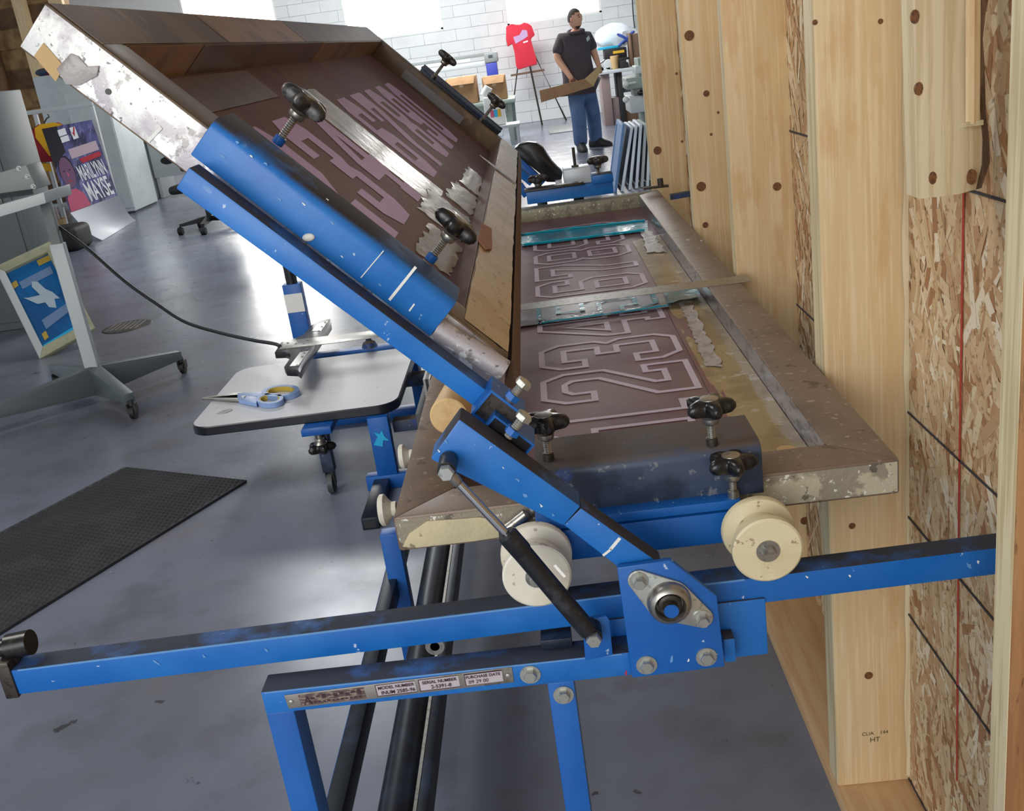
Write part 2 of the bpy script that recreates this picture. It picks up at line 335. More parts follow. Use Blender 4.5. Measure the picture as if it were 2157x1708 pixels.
for i, (a, b_, z) in enumerate(WIN):
    g = NB(); box(g, (a, WY+.10, z), (b_, WY+.12, 3.4)); w = put('window_%d' % (i+1), g, 'window_light', kind='structure')
    w['label'] = 'bright frosted window flooded with daylight'
    f = NB()
    for bx in ((a, z-.02, b_, z+.03), (a, z, a+.04, 3.4), (b_-.04, z, b_, 3.4)): box(f, (bx[0], WY+.02, bx[1]), (bx[2], WY+.10, bx[3]))
    put('window_frame', f, 'white_paint', w)

# right wall: OSB sheathing, strands, studs, plate
XW, XO = .44, .58
rw = NB(); box(rw, (XO, -.6, 0), (XO+.012, 4.16, 3.0)); wall_right = put('wall_right', rw, 'osb_base', kind='structure'); wall_right['label'] = 'bare strand board wall with open timber studs'
fb = NB(); rnd = random.Random(3)
for i in range(11000):
    y = rnd.uniform(.9, 4.1) if i % 3 else rnd.uniform(.95, 1.75); z = rnd.uniform(0, 1.75); a = rnd.gauss(1.45, .55); l = rnd.uniform(.04, .17); w = rnd.uniform(.005, .022)
    dx = .0004+.0012*rnd.random(); d = V((0, math.cos(a), math.sin(a))); s = V((0, -math.sin(a), math.cos(a)))
    c = V((XO-dx, y, z)); k = rnd.uniform(-.3, .3)*w; 
    p = [c-d*l/2-s*w/2, c+d*l/2-s*w/2+d*k, c+d*l/2+s*w/2, c-d*l/2+s*w/2-d*k]
    t = rnd.uniform(-.0012, .0012)
    for q in p: q.x = min(q.x+t*((q-c).dot(d))/l, XO-.0002)
    addpoly(fb, p, [(0, 3, 2, 1)])
put('wood_strands', fb, 'osb_flake', wall_right, kind='stuff', smooth=False)
def stud(y, z0=.038, z1=3.0, th=.038, mat='wood_stud', edge=True):
    b = NB(); obox(b, (XW, y, z0), (.14, 0, 0), (0, th, 0), (0, 0, z1-z0)); o = put('stud', b, mat, wall_right, .003)
    if edge:
        e = NB(); box(e, (XW-.0012, y+.003, z0+.002), (XW+.0005, y+th-.003, z1)); put('stud_edge', e, 'wood_edge', o)
    return o
ST = {'A': 4.10, 'B': 3.03, 'C': 2.40, 'D': 1.65, 'E': .945}
studs = {k: stud(y, th=.06 if k == 'D' else .045, mat='wood_brown' if k == 'E' else 'wood_stud') for k, y in ST.items()}
b = NB(); box(b, (XW-.004, -.4, 0), (XO, 4.15, .038)); put('bottom_plate', b, 'wood_plate', wall_right, .003)
# wane and bark along the right edge of the near stud
b = NB(); pts = []
for i in range(30):
    z = .05+i*.06; pts.append(V((XO-.006+.002*math.sin(i*1.7)-.004*(.5+.5*math.sin(z*7)), ST['D']-.002, z)))
for i in range(29): addpoly(b, [pts[i], pts[i+1], V((XO, ST['D']-.004, pts[i+1].z)), V((XO, ST['D']-.004, pts[i].z))], [(0, 1, 2, 3)])
put('bark_edge', b, 'wood_grey', studs['D'])
def knot(px, py, y, r, st, rz=1.):
    p = W(px, py, Y=y-.0008); b = NB(); n = 14
    prism(b, [p+V((r*math.cos(2*math.pi*i/n), 0, r*rz*math.sin(2*math.pi*i/n))) for i in range(n)], (0, .002, 0)); put('knot', b, 'knot', st)
for (px, py, k, r) in [(1717, 47, 'D', .004), (1855, 45, 'D', .004), (1795, 1108, 'D', .006), (1830, 1423, 'D', .008), (1637, 393, 'C', .010), (1695, 1097, 'C', .011), (1452, 75, 'B', .014), (1488, 197, 'B', .009), (1513, 237, 'B', .004), (1498, 283, 'B', .004), (1477, 393, 'B', .014), (1486, 474, 'B', .009), (1374, 317, 'A', .016), (1437, 298, 'A', .005), (1425, 155, 'A', .005)]:
    if k == 'A' and px < 1380: px = 1385
    knot(px, py, ST[k], r, studs[k])
b = NB()
yD = ST['D']-.0006
def stampxt(t, px, py, size): 
    text_bm(b, t, W(px, py, Y=yD), (1, 0, 0), (0, 0, 1), size)
stampxt('CLIA', 1815, 1550, .011); stampxt('144', 1853, 1546, .011); stampxt('HT', 1832, 1563, .015)
put('stamp', b, 'stamp_ink', studs['D'], label='dark HT grade stamp printed on the stud')
# short board with bark edge fixed in the bay above
oc = []
for i in range(22):
    z = 1.246+i*.03; oc.append((.470-.0007*i, .552+.004*math.sin(i*.9)-.0005*i-(.004 if i == 0 else 0), z))
b = NB(); loops = []
for (xa, xb, z) in oc: loops.append([V((xa, 1.30, z)), V((xb-.03, 1.297, z)), V((xb, 1.315, z)), V((xb, 1.345, z)), V((xa, 1.345, z))])
rings(b, loops); cb = put('short_board', b, 'wood_grey', wall_right, label='short grey board with a bark edge ending above the strand board')
b = NB(); rings(b, [[V((xb-.002, 1.312, z)), V((xb+.008+.002*math.sin(z*60), 1.318, z)), V((xb+.008, 1.345, z)), V((xb-.002, 1.345, z))] for xa, xb, z in oc]); put('bark_edge', b, 'bark', cb)
b = NB(); rings(b, [[V((.525-.0004*i, 1.2975, z)), V((.534-.0004*i, 1.294, z)), V((.543-.0004*i, 1.299, z))] for i, z in enumerate([1.33+.03*k for k in range(20)])]); put('split_strip', b, 'wood_stud', cb)
b = NB(); prism(b, [V((.519, 1.2955, 1.327)), V((.546, 1.2955, 1.327)), V((.546, 1.2955, 1.333)), V((.519, 1.2955, 1.333))], (0, .004, 0)); put('split_end', b, 'wood_edge', cb)
for (px, py, r) in [(1936, 187, .005), (1928, 35, .005), (1965, 375, .005), (2048, 373, .006), (1999, 105, .004)]: 
    p = W(px, py, Y=1.2985); b = NB(); prism(b, [p+V((r*math.cos(i*.5), 0, 1.6*r*math.sin(i*.5))) for i in range(12)], (0, .004, 0)); put('knot', b, 'knot', cb)
# chalk snaps on the strand board
def snap(pts, w, mat, nm):
    b = NB()
    for (p, q) in zip(pts, pts[1:]): beam(b, V((XO-.0035, p[0], p[1])), V((XO-.0035, q[0], q[1])), w, .001, up=(1, 0, 0))
    put(nm, b, mat, wall_right)
snap([(1.427, 1.6), (1.4275, 1.2), (1.428, .8), (1.424, .5), (1.419, .23)], .005, 'chalk_red', 'red_snap_line')
for z, y0, y1 in ((.82, .95, 1.66), (.62, 1.0, 1.66), (.045, .95, 1.66), (1.229, .95, 1.66), (1.228, 1.70, 2.41), (.82, 1.70, 2.41), (.42, .95, 1.66)): snap([(y0, z+.004), ((y0+y1)/2, z), (y1, z-.004)], .004, 'chalk_black', 'chalk_line')

# ------------------------------------------------------------------ block digits
DG = {
 '1': [[(.05, 0), (.57, 0), (.57, .17), (.42, .17), (.42, 1), (.2, 1), (.05, .85), (.05, .68), (.2, .68), (.2, .17), (.05, .17)]],
 '2': [[(0, 0), (.62, 0), (.62, .32), (.44, .32), (.44, .2), (.26, .2), (.26, .25), (.62, .56), (.62, .85), (.5, 1), (.12, 1), (0, .85), (0, .64), (.2, .64), (.2, .78), (.25, .82), (.37, .82), (.42, .78), (.42, .62), (0, .28)]],
 '3': [[(.12, 0), (.5, 0), (.62, .14), (.62, .42), (.55, .5), (.62, .58), (.62, .86), (.5, 1), (.12, 1), (0, .86), (0, .66), (.2, .66), (.2, .8), (.42, .8), (.42, .6), (.26, .6), (.26, .42), (.42, .42), (.42, .2), (.2, .2), (.2, .34), (0, .34), (0, .14)]],
 '4': [[(.3, 0), (.62, 0), (.62, .16), (.56, .16), (.56, .3), (.62, .3), (.62, .48), (.56, .48), (.56, 1), (.34, 1), (0, .48), (0, .3), (.36, .3), (.36, .16), (.3, .16)], [(.2, .48), (.36, .74), (.36, .48)]],
 '5': [[(.12, 0), (.5, 0), (.62, .14), (.62, .5), (.5, .64), (.2, .64), (.2, .8), (.56, .8), (.56, 1), (0, 1), (0, .46), (.36, .46), (.42, .4), (.42, .24), (.38, .2), (.2, .2), (.2, .32), (0, .32), (0, .14)]],
 '6': [[(.12, 0), (.5, 0), (.62, .14), (.62, .48), (.5, .6), (.2, .6), (.2, .8), (.42, .8), (.42, .68), (.62, .68), (.62, .86), (.5, 1), (.12, 1), (0, .86), (0, .14)], [(.2, .2), (.2, .42), (.42, .42), (.42, .2)]],
 '7': [[(.14, 0), (.36, 0), (.36, .3), (.62, .72), (.62, 1), (0, 1), (0, .64), (.18, .64), (.18, .8), (.4, .8), (.14, .36)]],
 '8': [[(.12, 0), (.5, 0), (.62, .14), (.62, .42), (.55, .5), (.62, .58), (.62, .86), (.5, 1), (.12, 1), (0, .86), (0, .58), (.07, .5), (0, .42), (0, .14)], [(.2, .18), (.2, .4), (.42, .4), (.42, .18)], [(.2, .6), (.2, .82), (.42, .82), (.42, .6)]],
 '0': [[(.12, 0), (.5, 0), (.62, .14), (.62, .86), (.5, 1), (.12, 1), (0, .86), (0, .14)], [(.2, .2), (.2, .8), (.42, .8), (.42, .2)]]}
DG['9'] = [[(.62-x, 1-y) for x, y in l] for l in DG['6']]
def offset_loop(l, w):
    n = len(l); out = []
    for i in range(n):
        a, b, c = V(l[i-1]), V(l[i]), V(l[(i+1) % n])
        d1, d2 = (b-a).normalized(), (c-b).normalized(); n1, n2 = V((-d1.y, d1.x)), V((-d2.y, d2.x))
        k = max(1+n1.dot(n2), .35); out.append(b+(n1+n2)*(w/k))
    return out
def digit_outline(bm, ch, f, w):
    for l in DG[ch]:
        inn = offset_loop(l, w); n = len(l)
        addpoly(bm, [f(p[0], p[1]) for p in l]+[f(p[0], p[1]) for p in inn], [(i, (i+1) % n, n+(i+1) % n, n+i) for i in range(n)])
def digit_fill(bm, ch, f):
    es = []
    for l in DG[ch]:
        vs = [bm.verts.new(f(*p)) for p in l]; es += [bm.edges.new((vs[i], vs[(i+1) % len(vs)])) for i in range(len(vs))]
    bmesh.ops.triangle_fill(bm, edges=es, use_beauty=True)

# ------------------------------------------------------------------ the press
AL = math.radians(46.3)
U = V((math.cos(AL), 0, -math.sin(AL))); NU = V((math.sin(AL), 0, math.cos(AL))); YV = V((0, 1, 0)); ZV = V((0, 0, 1)); XV = V((1, 0, 0))
press = thing('numbering_press', 'blue steel screen printing press on track rails beside stud wall', 'printing press', (-.25, 1.12, 0))
pp = lambda x, y, Y: W(x, y, Y=Y)
hexnut_cache = {}
def hexhead(bm, c, axis, r, h, seg=6):
    lathe(bm, c, axis, [(0, r), (h*.8, r), (h, r*.86)], seg)
def bolt(parent, c, axis, r=.0085, washer=True, mat='zinc', h=.007, name='bolt'):
    a = V(axis).normalized(); b = NB()
    if washer: lathe(b, c, a, [(0, r*1.55), (.0015, r*1.55)], 20)
    hexhead(b, V(c)+a*.0015, a, r, h); return put(name, b, mat, parent)

# track rail
r0, r1 = V((-.772, 1.164, .791)), V((.572, 1.164, .810))
b = NB(); beam(b, r0, r1, .038, .038); rail = put('track_rail', b, 'blue_rail', press, .002)
b = NB(); box(b, (-.790, 1.143, .768), (-.772, 1.187, .822)); put('end_stop', b, 'dark_steel', press, .002)
b = NB(); cyl(b, (-.776, 1.165, .835), (-.745, 1.165, .838), .017); cyl(b, (-.79, 1.165, .834), (-.776, 1.165, .834), .012); kn = put('stop_knob', b, 'black_plastic', press)
b = NB(); cyl(b, (-.775, 1.165, .80), (-.775, 1.165, .832), .006); put('stop_stud', b, 'dark_steel', press)
b = NB(); o_ = V((0, -.0192, .0186)); beam(b, r0+V((.01, 0, 0))+o_, r0+(r1-r0)*.72+o_, .0014, .0022); put('worn_highlight', b, 'worn_blue', rail)  # pale strip paints the worn edge together with its highlight
# end frame
FY = 1.10
z_t = pp(800, 1431, FY).z
b = NB(); box(b, (-.433, FY, z_t-.034), (.135, FY+.040, z_t)); bar = put('end_bar', b, 'blue_rail', press, .002)
b = NB(); box(b, (-.428, FY-.0004, z_t-.0024), (.03, FY+.0010, z_t-.0006)); put('worn_highlight', b, 'worn_blue', bar)  # highlight along the worn bar edge, put in as colour
for x0, x1 in ((-.433, -.396), (-.068, -.034)):
    b = NB(); box(b, (x0, FY+.0005, 0), (x1, FY+.045, z_t-.033)); put('leg', b, 'blue_clean', press, .002)
    b = NB(); box(b, (x0-.02, FY-.02, 0), (x1+.02, FY+.065, .008)); put('foot_plate', b, 'blue_clean', press)
for px_, py_ in ((1117, 1420), (1187, 1463)): bolt(press, pp(px_, py_, FY)-YV*0, -YV, .0085)
# name plate with its print
NPY = FY-.0015
c0, c1, c2, c3 = pp(598, 1465, NPY), pp(1078, 1405, NPY), pp(1083, 1437, NPY), pp(608, 1493, NPY)
b = NB(); prism(b, [c0, c1, c2, c3], (0, .0014, 0)); npl = put('name_plate', b, 'plate_metal', press, .0006, label='worn metal name plate with model and serial number')
nx = (c1-c0).normalized(); nz = (c0-c3); nz = (nz-nx*nz.dot(nx)).normalized(); NW = (c1-c0).length; NH = (c0-c3).length
def np_(u_, v_, k=.0004): return c3+(c2-c3)*u_+((c0-c3)*(1-u_)+(c1-c2)*u_)*v_-YV*k
def quad(bm, u0, u1, v0, v1, k=.0004): addpoly(bm, [np_(u0, v0, k), np_(u1, v0, k), np_(u1, v1, k), np_(u0, v1, k)], [(0, 1, 2, 3)])
b = NB(); quad(b, .06, .35, .12, .9); put('faded_print', b, 'plate_faded', npl)
b = NB()
for u0, u1 in ((.40, .575), (.59, .765), (.79, .955)): quad(b, u0, u1, .18, .92)
put('print_panel', b, 'plate_white', npl)
b = NB()
for u0, u1 in ((.40, .575), (.59, .765), (.79, .955)):
    quad(b, u0, u0+.003, .16, .92, .0007); quad(b, u0, u1, .86 if u0 > .7 else .90, .93, .0007)
    quad(b, u0, u1, .14, .18, .0007) if u0 < .7 else None
def npt(t, u_, v_, s, bold=.0001): text_bm(b, t, np_(u_, v_, .001), nx, nz, s, bold=bold)
npt('MODEL NUMBER', .41, .62, .0062); npt('SERIAL NUMBER', .605, .62, .0062); npt('PURCHASE DATE', .795, .62, .0058)
npt('INUM 2585-96', .42, .26, .0072); npt('2-5391-8', .64, .27, .0072); npt('09 29 00', .805, .28, .0072, 0); npt('MADE IN U.S.A.', .87, .03, .0032, 0)
text_bm(b, 'A', np_(.075, .2, .001), nx, nz, .017)
for i in range(9): quad(b, .11+i*.026, .127+i*.026, .5+.12*(i % 2), .66+.16*((i*7) % 3)/2, .0008)
for i in range(12): quad(b, .10+i*.02, .112+i*.02, .24, .34, .0008)
put('lettering', b, 'plate_print', npl)
for u_ in (.022, .978):
    b = NB(); lathe(b, np_(u_, .5), -YV, [(0, .0032), (.001, .0028), (.0016, .0012)], 16); put('rivet', b, 'zinc', npl)
# block under the rail and pads
b = NB(); x0, x1 = pp(1523, 1270, 1.142).x-.06, pp(1612, 1258, 1.142).x
box(b, (x0, 1.1415, pp(1615, 1378, 1.142).z), (x1, 1.20, pp(1610, 1260, 1.142).z)); put('rail_block', b, 'blue', press, .002)
b = NB(); p = pp(1537, 1365, 1.125); box(b, (p.x-.008, 1.118, p.z-.016), (p.x+.006, 1.1412, p.z+.018)); put('rail_tab', b, 'blue', press, .001)
b = NB(); p = pp(1170, 1335, 1.13); box(b, (p.x-.02, 1.125, z_t+.0005), (p.x+.02, 1.16, r0.z-.012)); put('rail_pad', b, 'black_rail', press, .001)
b = NB(); box(b, (.02, 1.1405, z_t-.03), (.10, 1.20, .789)); put('rail_saddle', b, 'blue', press, .001)
# bearing plate
PY = 1.090
b = NB(); prism(b, [pp(*q, PY) for q in ((1300, 1196), (1412, 1180), (1510, 1256), (1527, 1404), (1332, 1428))], (0, .0085, 0)); bp = put('bearing_plate', b, 'blue_clean', press, .0012)
for q in ((1362, 1400), (1488, 1383)): bolt(bp, pp(*q, PY), -YV, .0085)
bc = pp(1408, 1262, PY); b1, b2 = pp(1345, 1219, PY), pp(1478, 1298, PY)
b = NB(); pts = []
for ctr, rr, a0 in ((b1, .0125, None), (b2, .0125, None)): pass
def hull(circles, n=40):
    pts = [(c.x+r*math.cos(2*math.pi*i/n), c.z+r*math.sin(2*math.pi*i/n)) for c, r in circles for i in range(n)]
    pts = sorted(set(pts)); lo = []; hi = []
    for seq, out in ((pts, lo), (pts[::-1], hi)):
        for p in seq:
            while len(out) > 1 and (out[-1][0]-out[-2][0])*(p[1]-out[-2][1])-(out[-1][1]-out[-2][1])*(p[0]-out[-2][0]) <= 0: out.pop()
            out.append(p)
    return lo[:-1]+hi[:-1]
prism(b, [V((x, PY-.0045, z)) for x, z in hull([(b1, .0135), (b2, .0135), (bc, .028)])], (0, .0045, 0)); brg = put('bearing_flange', b, 'zinc', bp, .001)
b = NB(); lathe(b, bc-YV*.0045, -YV, [(0, .027), (.010, .026), (.014, .023), (.016, .019), (.012, .0165), (.006, .016)], 36); put('bearing_housing', b, 'steel', bp)
b = NB(); lathe(b, bc-YV*.004, -YV, [(0, .0155), (.012, .0145), (.014, .012), (.014, .0095), (.024, .0092)], 28); put('shaft', b, 'dark_steel', bp)
b = NB(); lathe(b, bc-YV*.028, -YV, [(0, .0092), (.0012, .0085)], 24); put('shaft_end', b, 'blue_clean', bp)
for q in (b1, b2): bolt(bp, q-YV*.0045, -YV, .0075, h=.011)
# lug and gas spring
b = NB(); prism(b, [pp(*q, 1.092) for q in ((1228, 1322), (1240, 1305), (1278, 1298), (1284, 1306), (1291, 1380), (1233, 1392))], (0, .0075, 0)); put('spring_lug', b, 'blue_clean', press, .001)
s0, s1, s2 = pp(941, 990, 1.066), pp(1072, 1130, 1.068), pp(1250, 1340, 1.070)
sd = (s2-s0).normalized()
b = NB(); cyl(b, s1-sd*.004, s2-sd*.010, .0118); lathe(b, s1-sd*.006, sd, [(0, .010), (.003, .0125), (.030, .0125), (.032, .0118)]); gs = put('gas_spring', b, 'black_paint', press)
b = NB(); cyl(b, s0+sd*.012, s1, .0052); put('piston_rod', b, 'chrome', gs)
b = NB(); lathe(b, s0+sd*.006, sd, [(0, .0065), (.014, .0065), (.016, .0052)], 16); put('rod_end', b, 'steel', gs)
for q, k in ((s0, 1), (s2, 0)):
    b = NB(); cyl(b, V((q.x, 1.0955, q.z)), V((q.x, q.y-.003, q.z)), .011); put('pivot_ball', b, 'black_paint', gs)
    bolt(gs, V((q.x, q.y-.003, q.z)), -YV, .0095, washer=False, h=.009)
b = NB(); beam(b, W(1190, 1215, Y=1.0515), W(1168, 1190, Y=1.0515), .0035, .0006, up=(0, 1, 0)); put('paint_fleck', b, 'white_paint', gs)
# lift arm: sleeve and inner tube
b = NB(); prism(b, [pp(*q, 1.100) for q in ((906, 968), (967, 882), (1224, 1067), (1187, 1109))], (0, .044, 0)); arm = put('lift_arm', b, 'blue', press, .003)
b = NB(); prism(b, [pp(*q, 1.1035) for q in ((1187, 1106), (1224, 1070), (1395, 1190), (1420, 1290), (1370, 1280), (1302, 1195))], (0, .036, 0)); put('arm_tube', b, 'blue', press, .002)
b = NB()
for (x0, y0, x1, y1, w) in ((1306, 1133, 1285, 1158, .004), (1288, 1156, 1270, 1170, .003)): beam(b, pp(x0, y0, 1.1032), pp(x1, y1, 1.1032), w, .0008, up=(0, 1, 0))
put('paint_drip', b, 'white_paint', arm)
rs = random.Random(12)
def scuff(parent, px_, py_, Y_, size, mat, elong=2.2, ang=-.9):
    c = W(px_, py_, Y=Y_); n = 9; pts = []
    for i in range(n):
        a = 2*math.pi*i/n; r = .75*size*rs.uniform(.25, 1.); x, z = elong*r*math.cos(a), r*math.sin(a)
        pts.append(c+V((x*math.cos(ang)-z*math.sin(ang), 0, x*math.sin(ang)+z*math.cos(ang))))
    b = NB(); prism(b, pts, (0, -.0004, 0)); put('paint_scuff', b, mat, parent)
for (x, y, sz, mt) in ((1105, 1042, .004, 'worn_blue'), (1090, 1010, .003, 'worn_blue'), (1140, 1065, .0025, 'white_paint'), (1000, 935, .002, 'worn_blue'), (940, 930, .003, 'worn_blue'), (1165, 1085, .002, 'worn_blue'), (925, 950, .0022, 'white_paint'), (1060, 985, .0015, 'white_paint')): scuff(arm, x, y, 1.0996, sz, mt)
for (x, y, sz, mt) in ((1790, 1213, .003, 'white_paint'), (2040, 1190, .004, 'worn_blue'), (2060, 1183, .003, 'white_paint'), (330, 1395, .004, 'worn_blue'), (430, 1382, .003, 'worn_blue'), (560, 1368, .003, 'worn_blue'), (1700, 1215, .002, 'white_paint')): scuff(rail, x, y, 1.1446, sz, mt)
for (x, y, sz, mt) in ((1415, 1388, .004, 'worn_blue'), (1450, 1390, .002, 'white_paint'), (1318, 1417, .003, 'poster_red')): scuff(bp if mt != 'poster_red' else bar, x, y, PY-.0004 if mt != 'poster_red' else FY-.0004, sz, mt, 2, 1.3)
# clamp socket on the arm, stub and set screws
sp = pp(1072, 930, 1.112)
def open_tube(o_, lu, ln, ly, wall, mat, core, nm):
    b = NB(); obox(b, o_, U*lu, NU*wall, YV*ly); obox(b, o_+NU*(ln-wall), U*lu, NU*wall, YV*ly); obox(b, o_+NU*wall, U*wall, NU*(ln-2*wall), YV*ly); obox(b, o_+NU*wall+U*(lu-wall), U*wall, NU*(ln-2*wall), YV*ly)
    t = put(nm, b, mat, press); b = NB(); obox(b, o_+NU*wall+U*wall+YV*.006, U*(lu-2*wall), NU*(ln-2*wall), YV*(ly-.01)); put('hollow_shade', b, core, t)  # solid core whose colour paints the shade inside the hollow
open_tube(pp(1072, 934, 1.1455)-U*.036-NU*.016, .062, .034, .055, .0025, 'blue_clean', 'black_paint', 'clamp_socket')
open_tube(pp(1052, 880, 1.158)-U*.030-NU*.018, .052, .040, .055, .003, 'blue_clean', 'dark_steel', 'bar_socket')
for (xa, ya, xb, yb, Y_) in ((1082, 832, 1108, 802, 1.165), (1082, 905, 1108, 872, 1.125)):
    p, q = pp(xa, ya, Y_), pp(xb, yb, Y_); d = (q-p).normalized(); b = NB()
    n_ = 9; L_ = (q-p).length
    lathe(b, p-d*.012, d, [(i*L_/n_/2+.0, .0058 if i % 2 else .005) for i in range(2*n_+4)], 14); sc = put('set_screw', b, 'zinc', press)
    b = NB(); hexhead(b, p+d*((2*n_+3)*L_/n_/2-.012), d, .0105, .008); put('screw_head', b, 'zinc', sc)
    b = NB(); lathe(b, p-d*.006, d, [(0, .0095), (.008, .0095)], 6); put('weld_nut', b, 'blue_clean', sc)
# swing bar and clamp of the raised screen
nb = lambda q: q.dot(NU)
b = NB(); prism(b, [pp(*q, 1.190) for q in ((370, 397), (398, 352), (1072, 858), (1020, 872))], (0, .038, 0)); put('swing_bar', b, 'blue', press, .002)
CY1 = 1.2295
ca, cb_, cc, cd = pp(470, 264, CY1), pp(975, 622, CY1), pp(915, 690, CY1), pp(437, 337, CY1)
nt_ = max(nb(ca), nb(cb_)); ua, ub = ca.dot(U), cb_.dot(U); nlow = (nb(cc)+nb(cd))/2
NTOP = nb(V((-.54, 0, 1.613)))                       # level of the raised frame's top face
P2 = lambda u_, n_, y_: U*u_+NU*n_+YV*y_
ntp = NTOP+.022; nlow = min(nlow, (nb(pp(398, 352, 1.19))+nb(pp(1072, 858, 1.19)))/2+.001)
def clamp_profile(bm, f, lo, tb, top_, y0, y1, t=.024, r=.016):
    arc = [(y0+r-r*math.cos(a*math.pi/16), top_-r+r*math.sin(a*math.pi/16)) for a in range(9)]
    pts = [(y0, lo), *arc, (y1-.002, top_), (y1, top_-.003), (y1, tb), (y0+t, tb), (y0+t, lo)]
    prism(bm, [f(y, n_) for y, n_ in pts][::-1], f.vec)
class _F:
    def __init__(self, fn, vec): self.fn, self.vec = fn, vec
    def __call__(self, y, n_): return self.fn(y, n_)
b = NB(); clamp_profile(b, _F(lambda y, n_: P2(ua-.012, n_, y), U*(ub-ua+.012)), nlow, NTOP+.002, ntp, CY1, CY1+.082); uc = put('clamp', b, 'blue', press, .0015, 2)
b = NB()
for (x0, y0, x1, y1, w) in ((876, 562, 820, 632, .0035), (808, 528, 760, 585, .0012), (873, 640, 862, 655, .002)): beam(b, W(x0, y0, Y=CY1-.0004), W(x1, y1, Y=CY1-.0004), w, .0008, up=(0, 1, 0))
put('paint_drip', b, 'white_paint', uc)
for (x, y, sz, mt) in ((500, 300, .003, 'worn_blue'), (530, 330, .002, 'white_paint'), (560, 345, .003, 'worn_blue'), (590, 420, .003, 'worn_blue'), (640, 430, .002, 'white_paint'), (700, 470, .0025, 'worn_blue'), (720, 540, .002, 'white_paint'), (470, 330, .003, 'worn_blue'), (800, 600, .002, 'worn_blue'), (690, 420, .0015, 'white_paint')): scuff(uc, x, y, CY1-.0003, sz, mt)
b = NB(); ball(b, W(650, 500, Y=CY1), .008, .004, .005); put('ink_blob', b, 'white_paint', uc)
# white handle tube
h0, h1 = pp(918, 690, 1.2435), pp(1062, 780, 1.2435); hd = (h1-h0).normalized()
b = NB(); cyl(b, h0, h1, .0145, seg=28); put('handle_tube', b, 'alum_white', press, label='paint-flecked white tube end below the clamp')
# star knobs (local mesh, axis +Z)
def star_mesh(name, R, H, lobes=4):
    b = NB(); n = 48
    def ring(z, k): return [V(((R*(.79+.21*math.cos(lobes*2*math.pi*i/n))*k)*math.cos(2*math.pi*i/n), (R*(.79+.21*math.cos(lobes*2*math.pi*i/n))*k)*math.sin(2*math.pi*i/n), z)) for i in range(n)]
    rings(b, [ring(-H*.5, .60), ring(-H*.40, .86), ring(-H*.15, 1.), ring(H*.15, 1.), ring(H*.38, .88), ring(H*.5, .62)]); return to_mesh(b, name)
star = star_mesh('knob', .034, .021, 5); star_w = star.copy()
star.materials.append(MATS['black_plastic']); star_w.materials.append(MATS['worn_plastic'])
def knob(base, top, me=star, parent=press, scale=1., nut='blue_clean', capm='steel'):
    base, top = V(base), V(top); ax = (top-base).normalized(); Ln = (top-base).length/scale
    o = bpy.data.objects.new('knob', me); COL.objects.link(o); o.parent = parent
    o.rotation_mode = 'QUATERNION'; o.rotation_quaternion = ax.to_track_quat('Z', 'Y') @ Matrix.Rotation(.5, 3, 'Z').to_quaternion(); o.scale = (scale,)*3; o.location = top-wloc(parent)
    def sub(nm, b, mt):
        mm = to_mesh(b, nm); mm.materials.append(MATS[mt]); c = bpy.data.objects.new(nm, mm); COL.objects.link(c); c.parent = o
    b = NB(); n_ = 16; lathe(b, (0, 0, -Ln), (0, 0, 1), [(i*(Ln-.012)/(2*n_), .0052 if i % 2 else .0044) for i in range(2*n_+1)], 14); sub('threaded_stem', b, 'steel')
    b = NB(); lathe(b, (0, 0, -.024), (0, 0, 1), [(0, .009), (.003, .011), (.008, .011), (.014, .016)], 20); sub('collar', b, 'steel')
    b = NB(); lathe(b, (0, 0, .0095), (0, 0, 1), [(0, .0125), (.0015, .012), (.002, .009)], 24); sub('cap', b, capm)
    b = NB(); lathe(b, (0, 0, -Ln-.002), (0, 0, 1), [(0, .0075), (.010, .0075), (.011, .006)], 18); sub('nut', b, nut)
    return o
def onplane(px, py, n_):
    d = W(px, py, Y=1.0)-CAMP; t = (n_-nb(CAMP))/d.dot(NU); return CAMP+d*t
for (bx, by, L_, me) in ((585, 300, .062, star_w), (906, 547, .058, star)):
    p0 = onplane(bx, by, ntp); knob(p0, p0+NU*L_, me)
# far clamp of the raised screen
fy = 3.86
b = NB(); fa, fb2 = pp(885, 148, fy), pp(1043, 292, fy)
u0, u1 = fa.dot(U), fb2.dot(U)
obox(b, P2(u0, NTOP-.05, fy), U*(u1-u0), NU*.075, YV*.025); obox(b, P2(u0, NTOP+.012, fy-.055), U*(u1-u0), NU*.008, YV*.056); fcl = put('far_clamp', b, 'navy', press, .002)
for (bx, by) in ((912, 165), (1014, 255)):
    p0 = onplane(bx, by, NTOP+.02); knob(p0, p0+NU*.085, star_w, scale=1.15, nut='dark_steel')
b = NB(); obox(b, P2(u0-.03, NTOP-.075, fy+.026), U*(u1-u0+.24), NU*.03, YV*.038); put('swing_bar', b, 'blue', press, .002)
# clamp on the flat screen, near end
ZT = .912
b = NB(); clamp_profile(b, _F(lambda y, n_: V((-.052, y, n_)), XV*.295), .900, .9145, .972, 1.229, 1.335); lc = put('clamp', b, 'navy', press, .0015, 2, label='grimy navy clamp on the near end of the flat screen')
for (bx, by, tx, ty, Y_) in ((1156, 966, 1152, 912, 1.26), (1500, 934, 1500, 884, 1.26)):
    p0 = W(bx, by, Z=.974); knob(p0, p0+ZV*.052, star, nut='dark_steel')
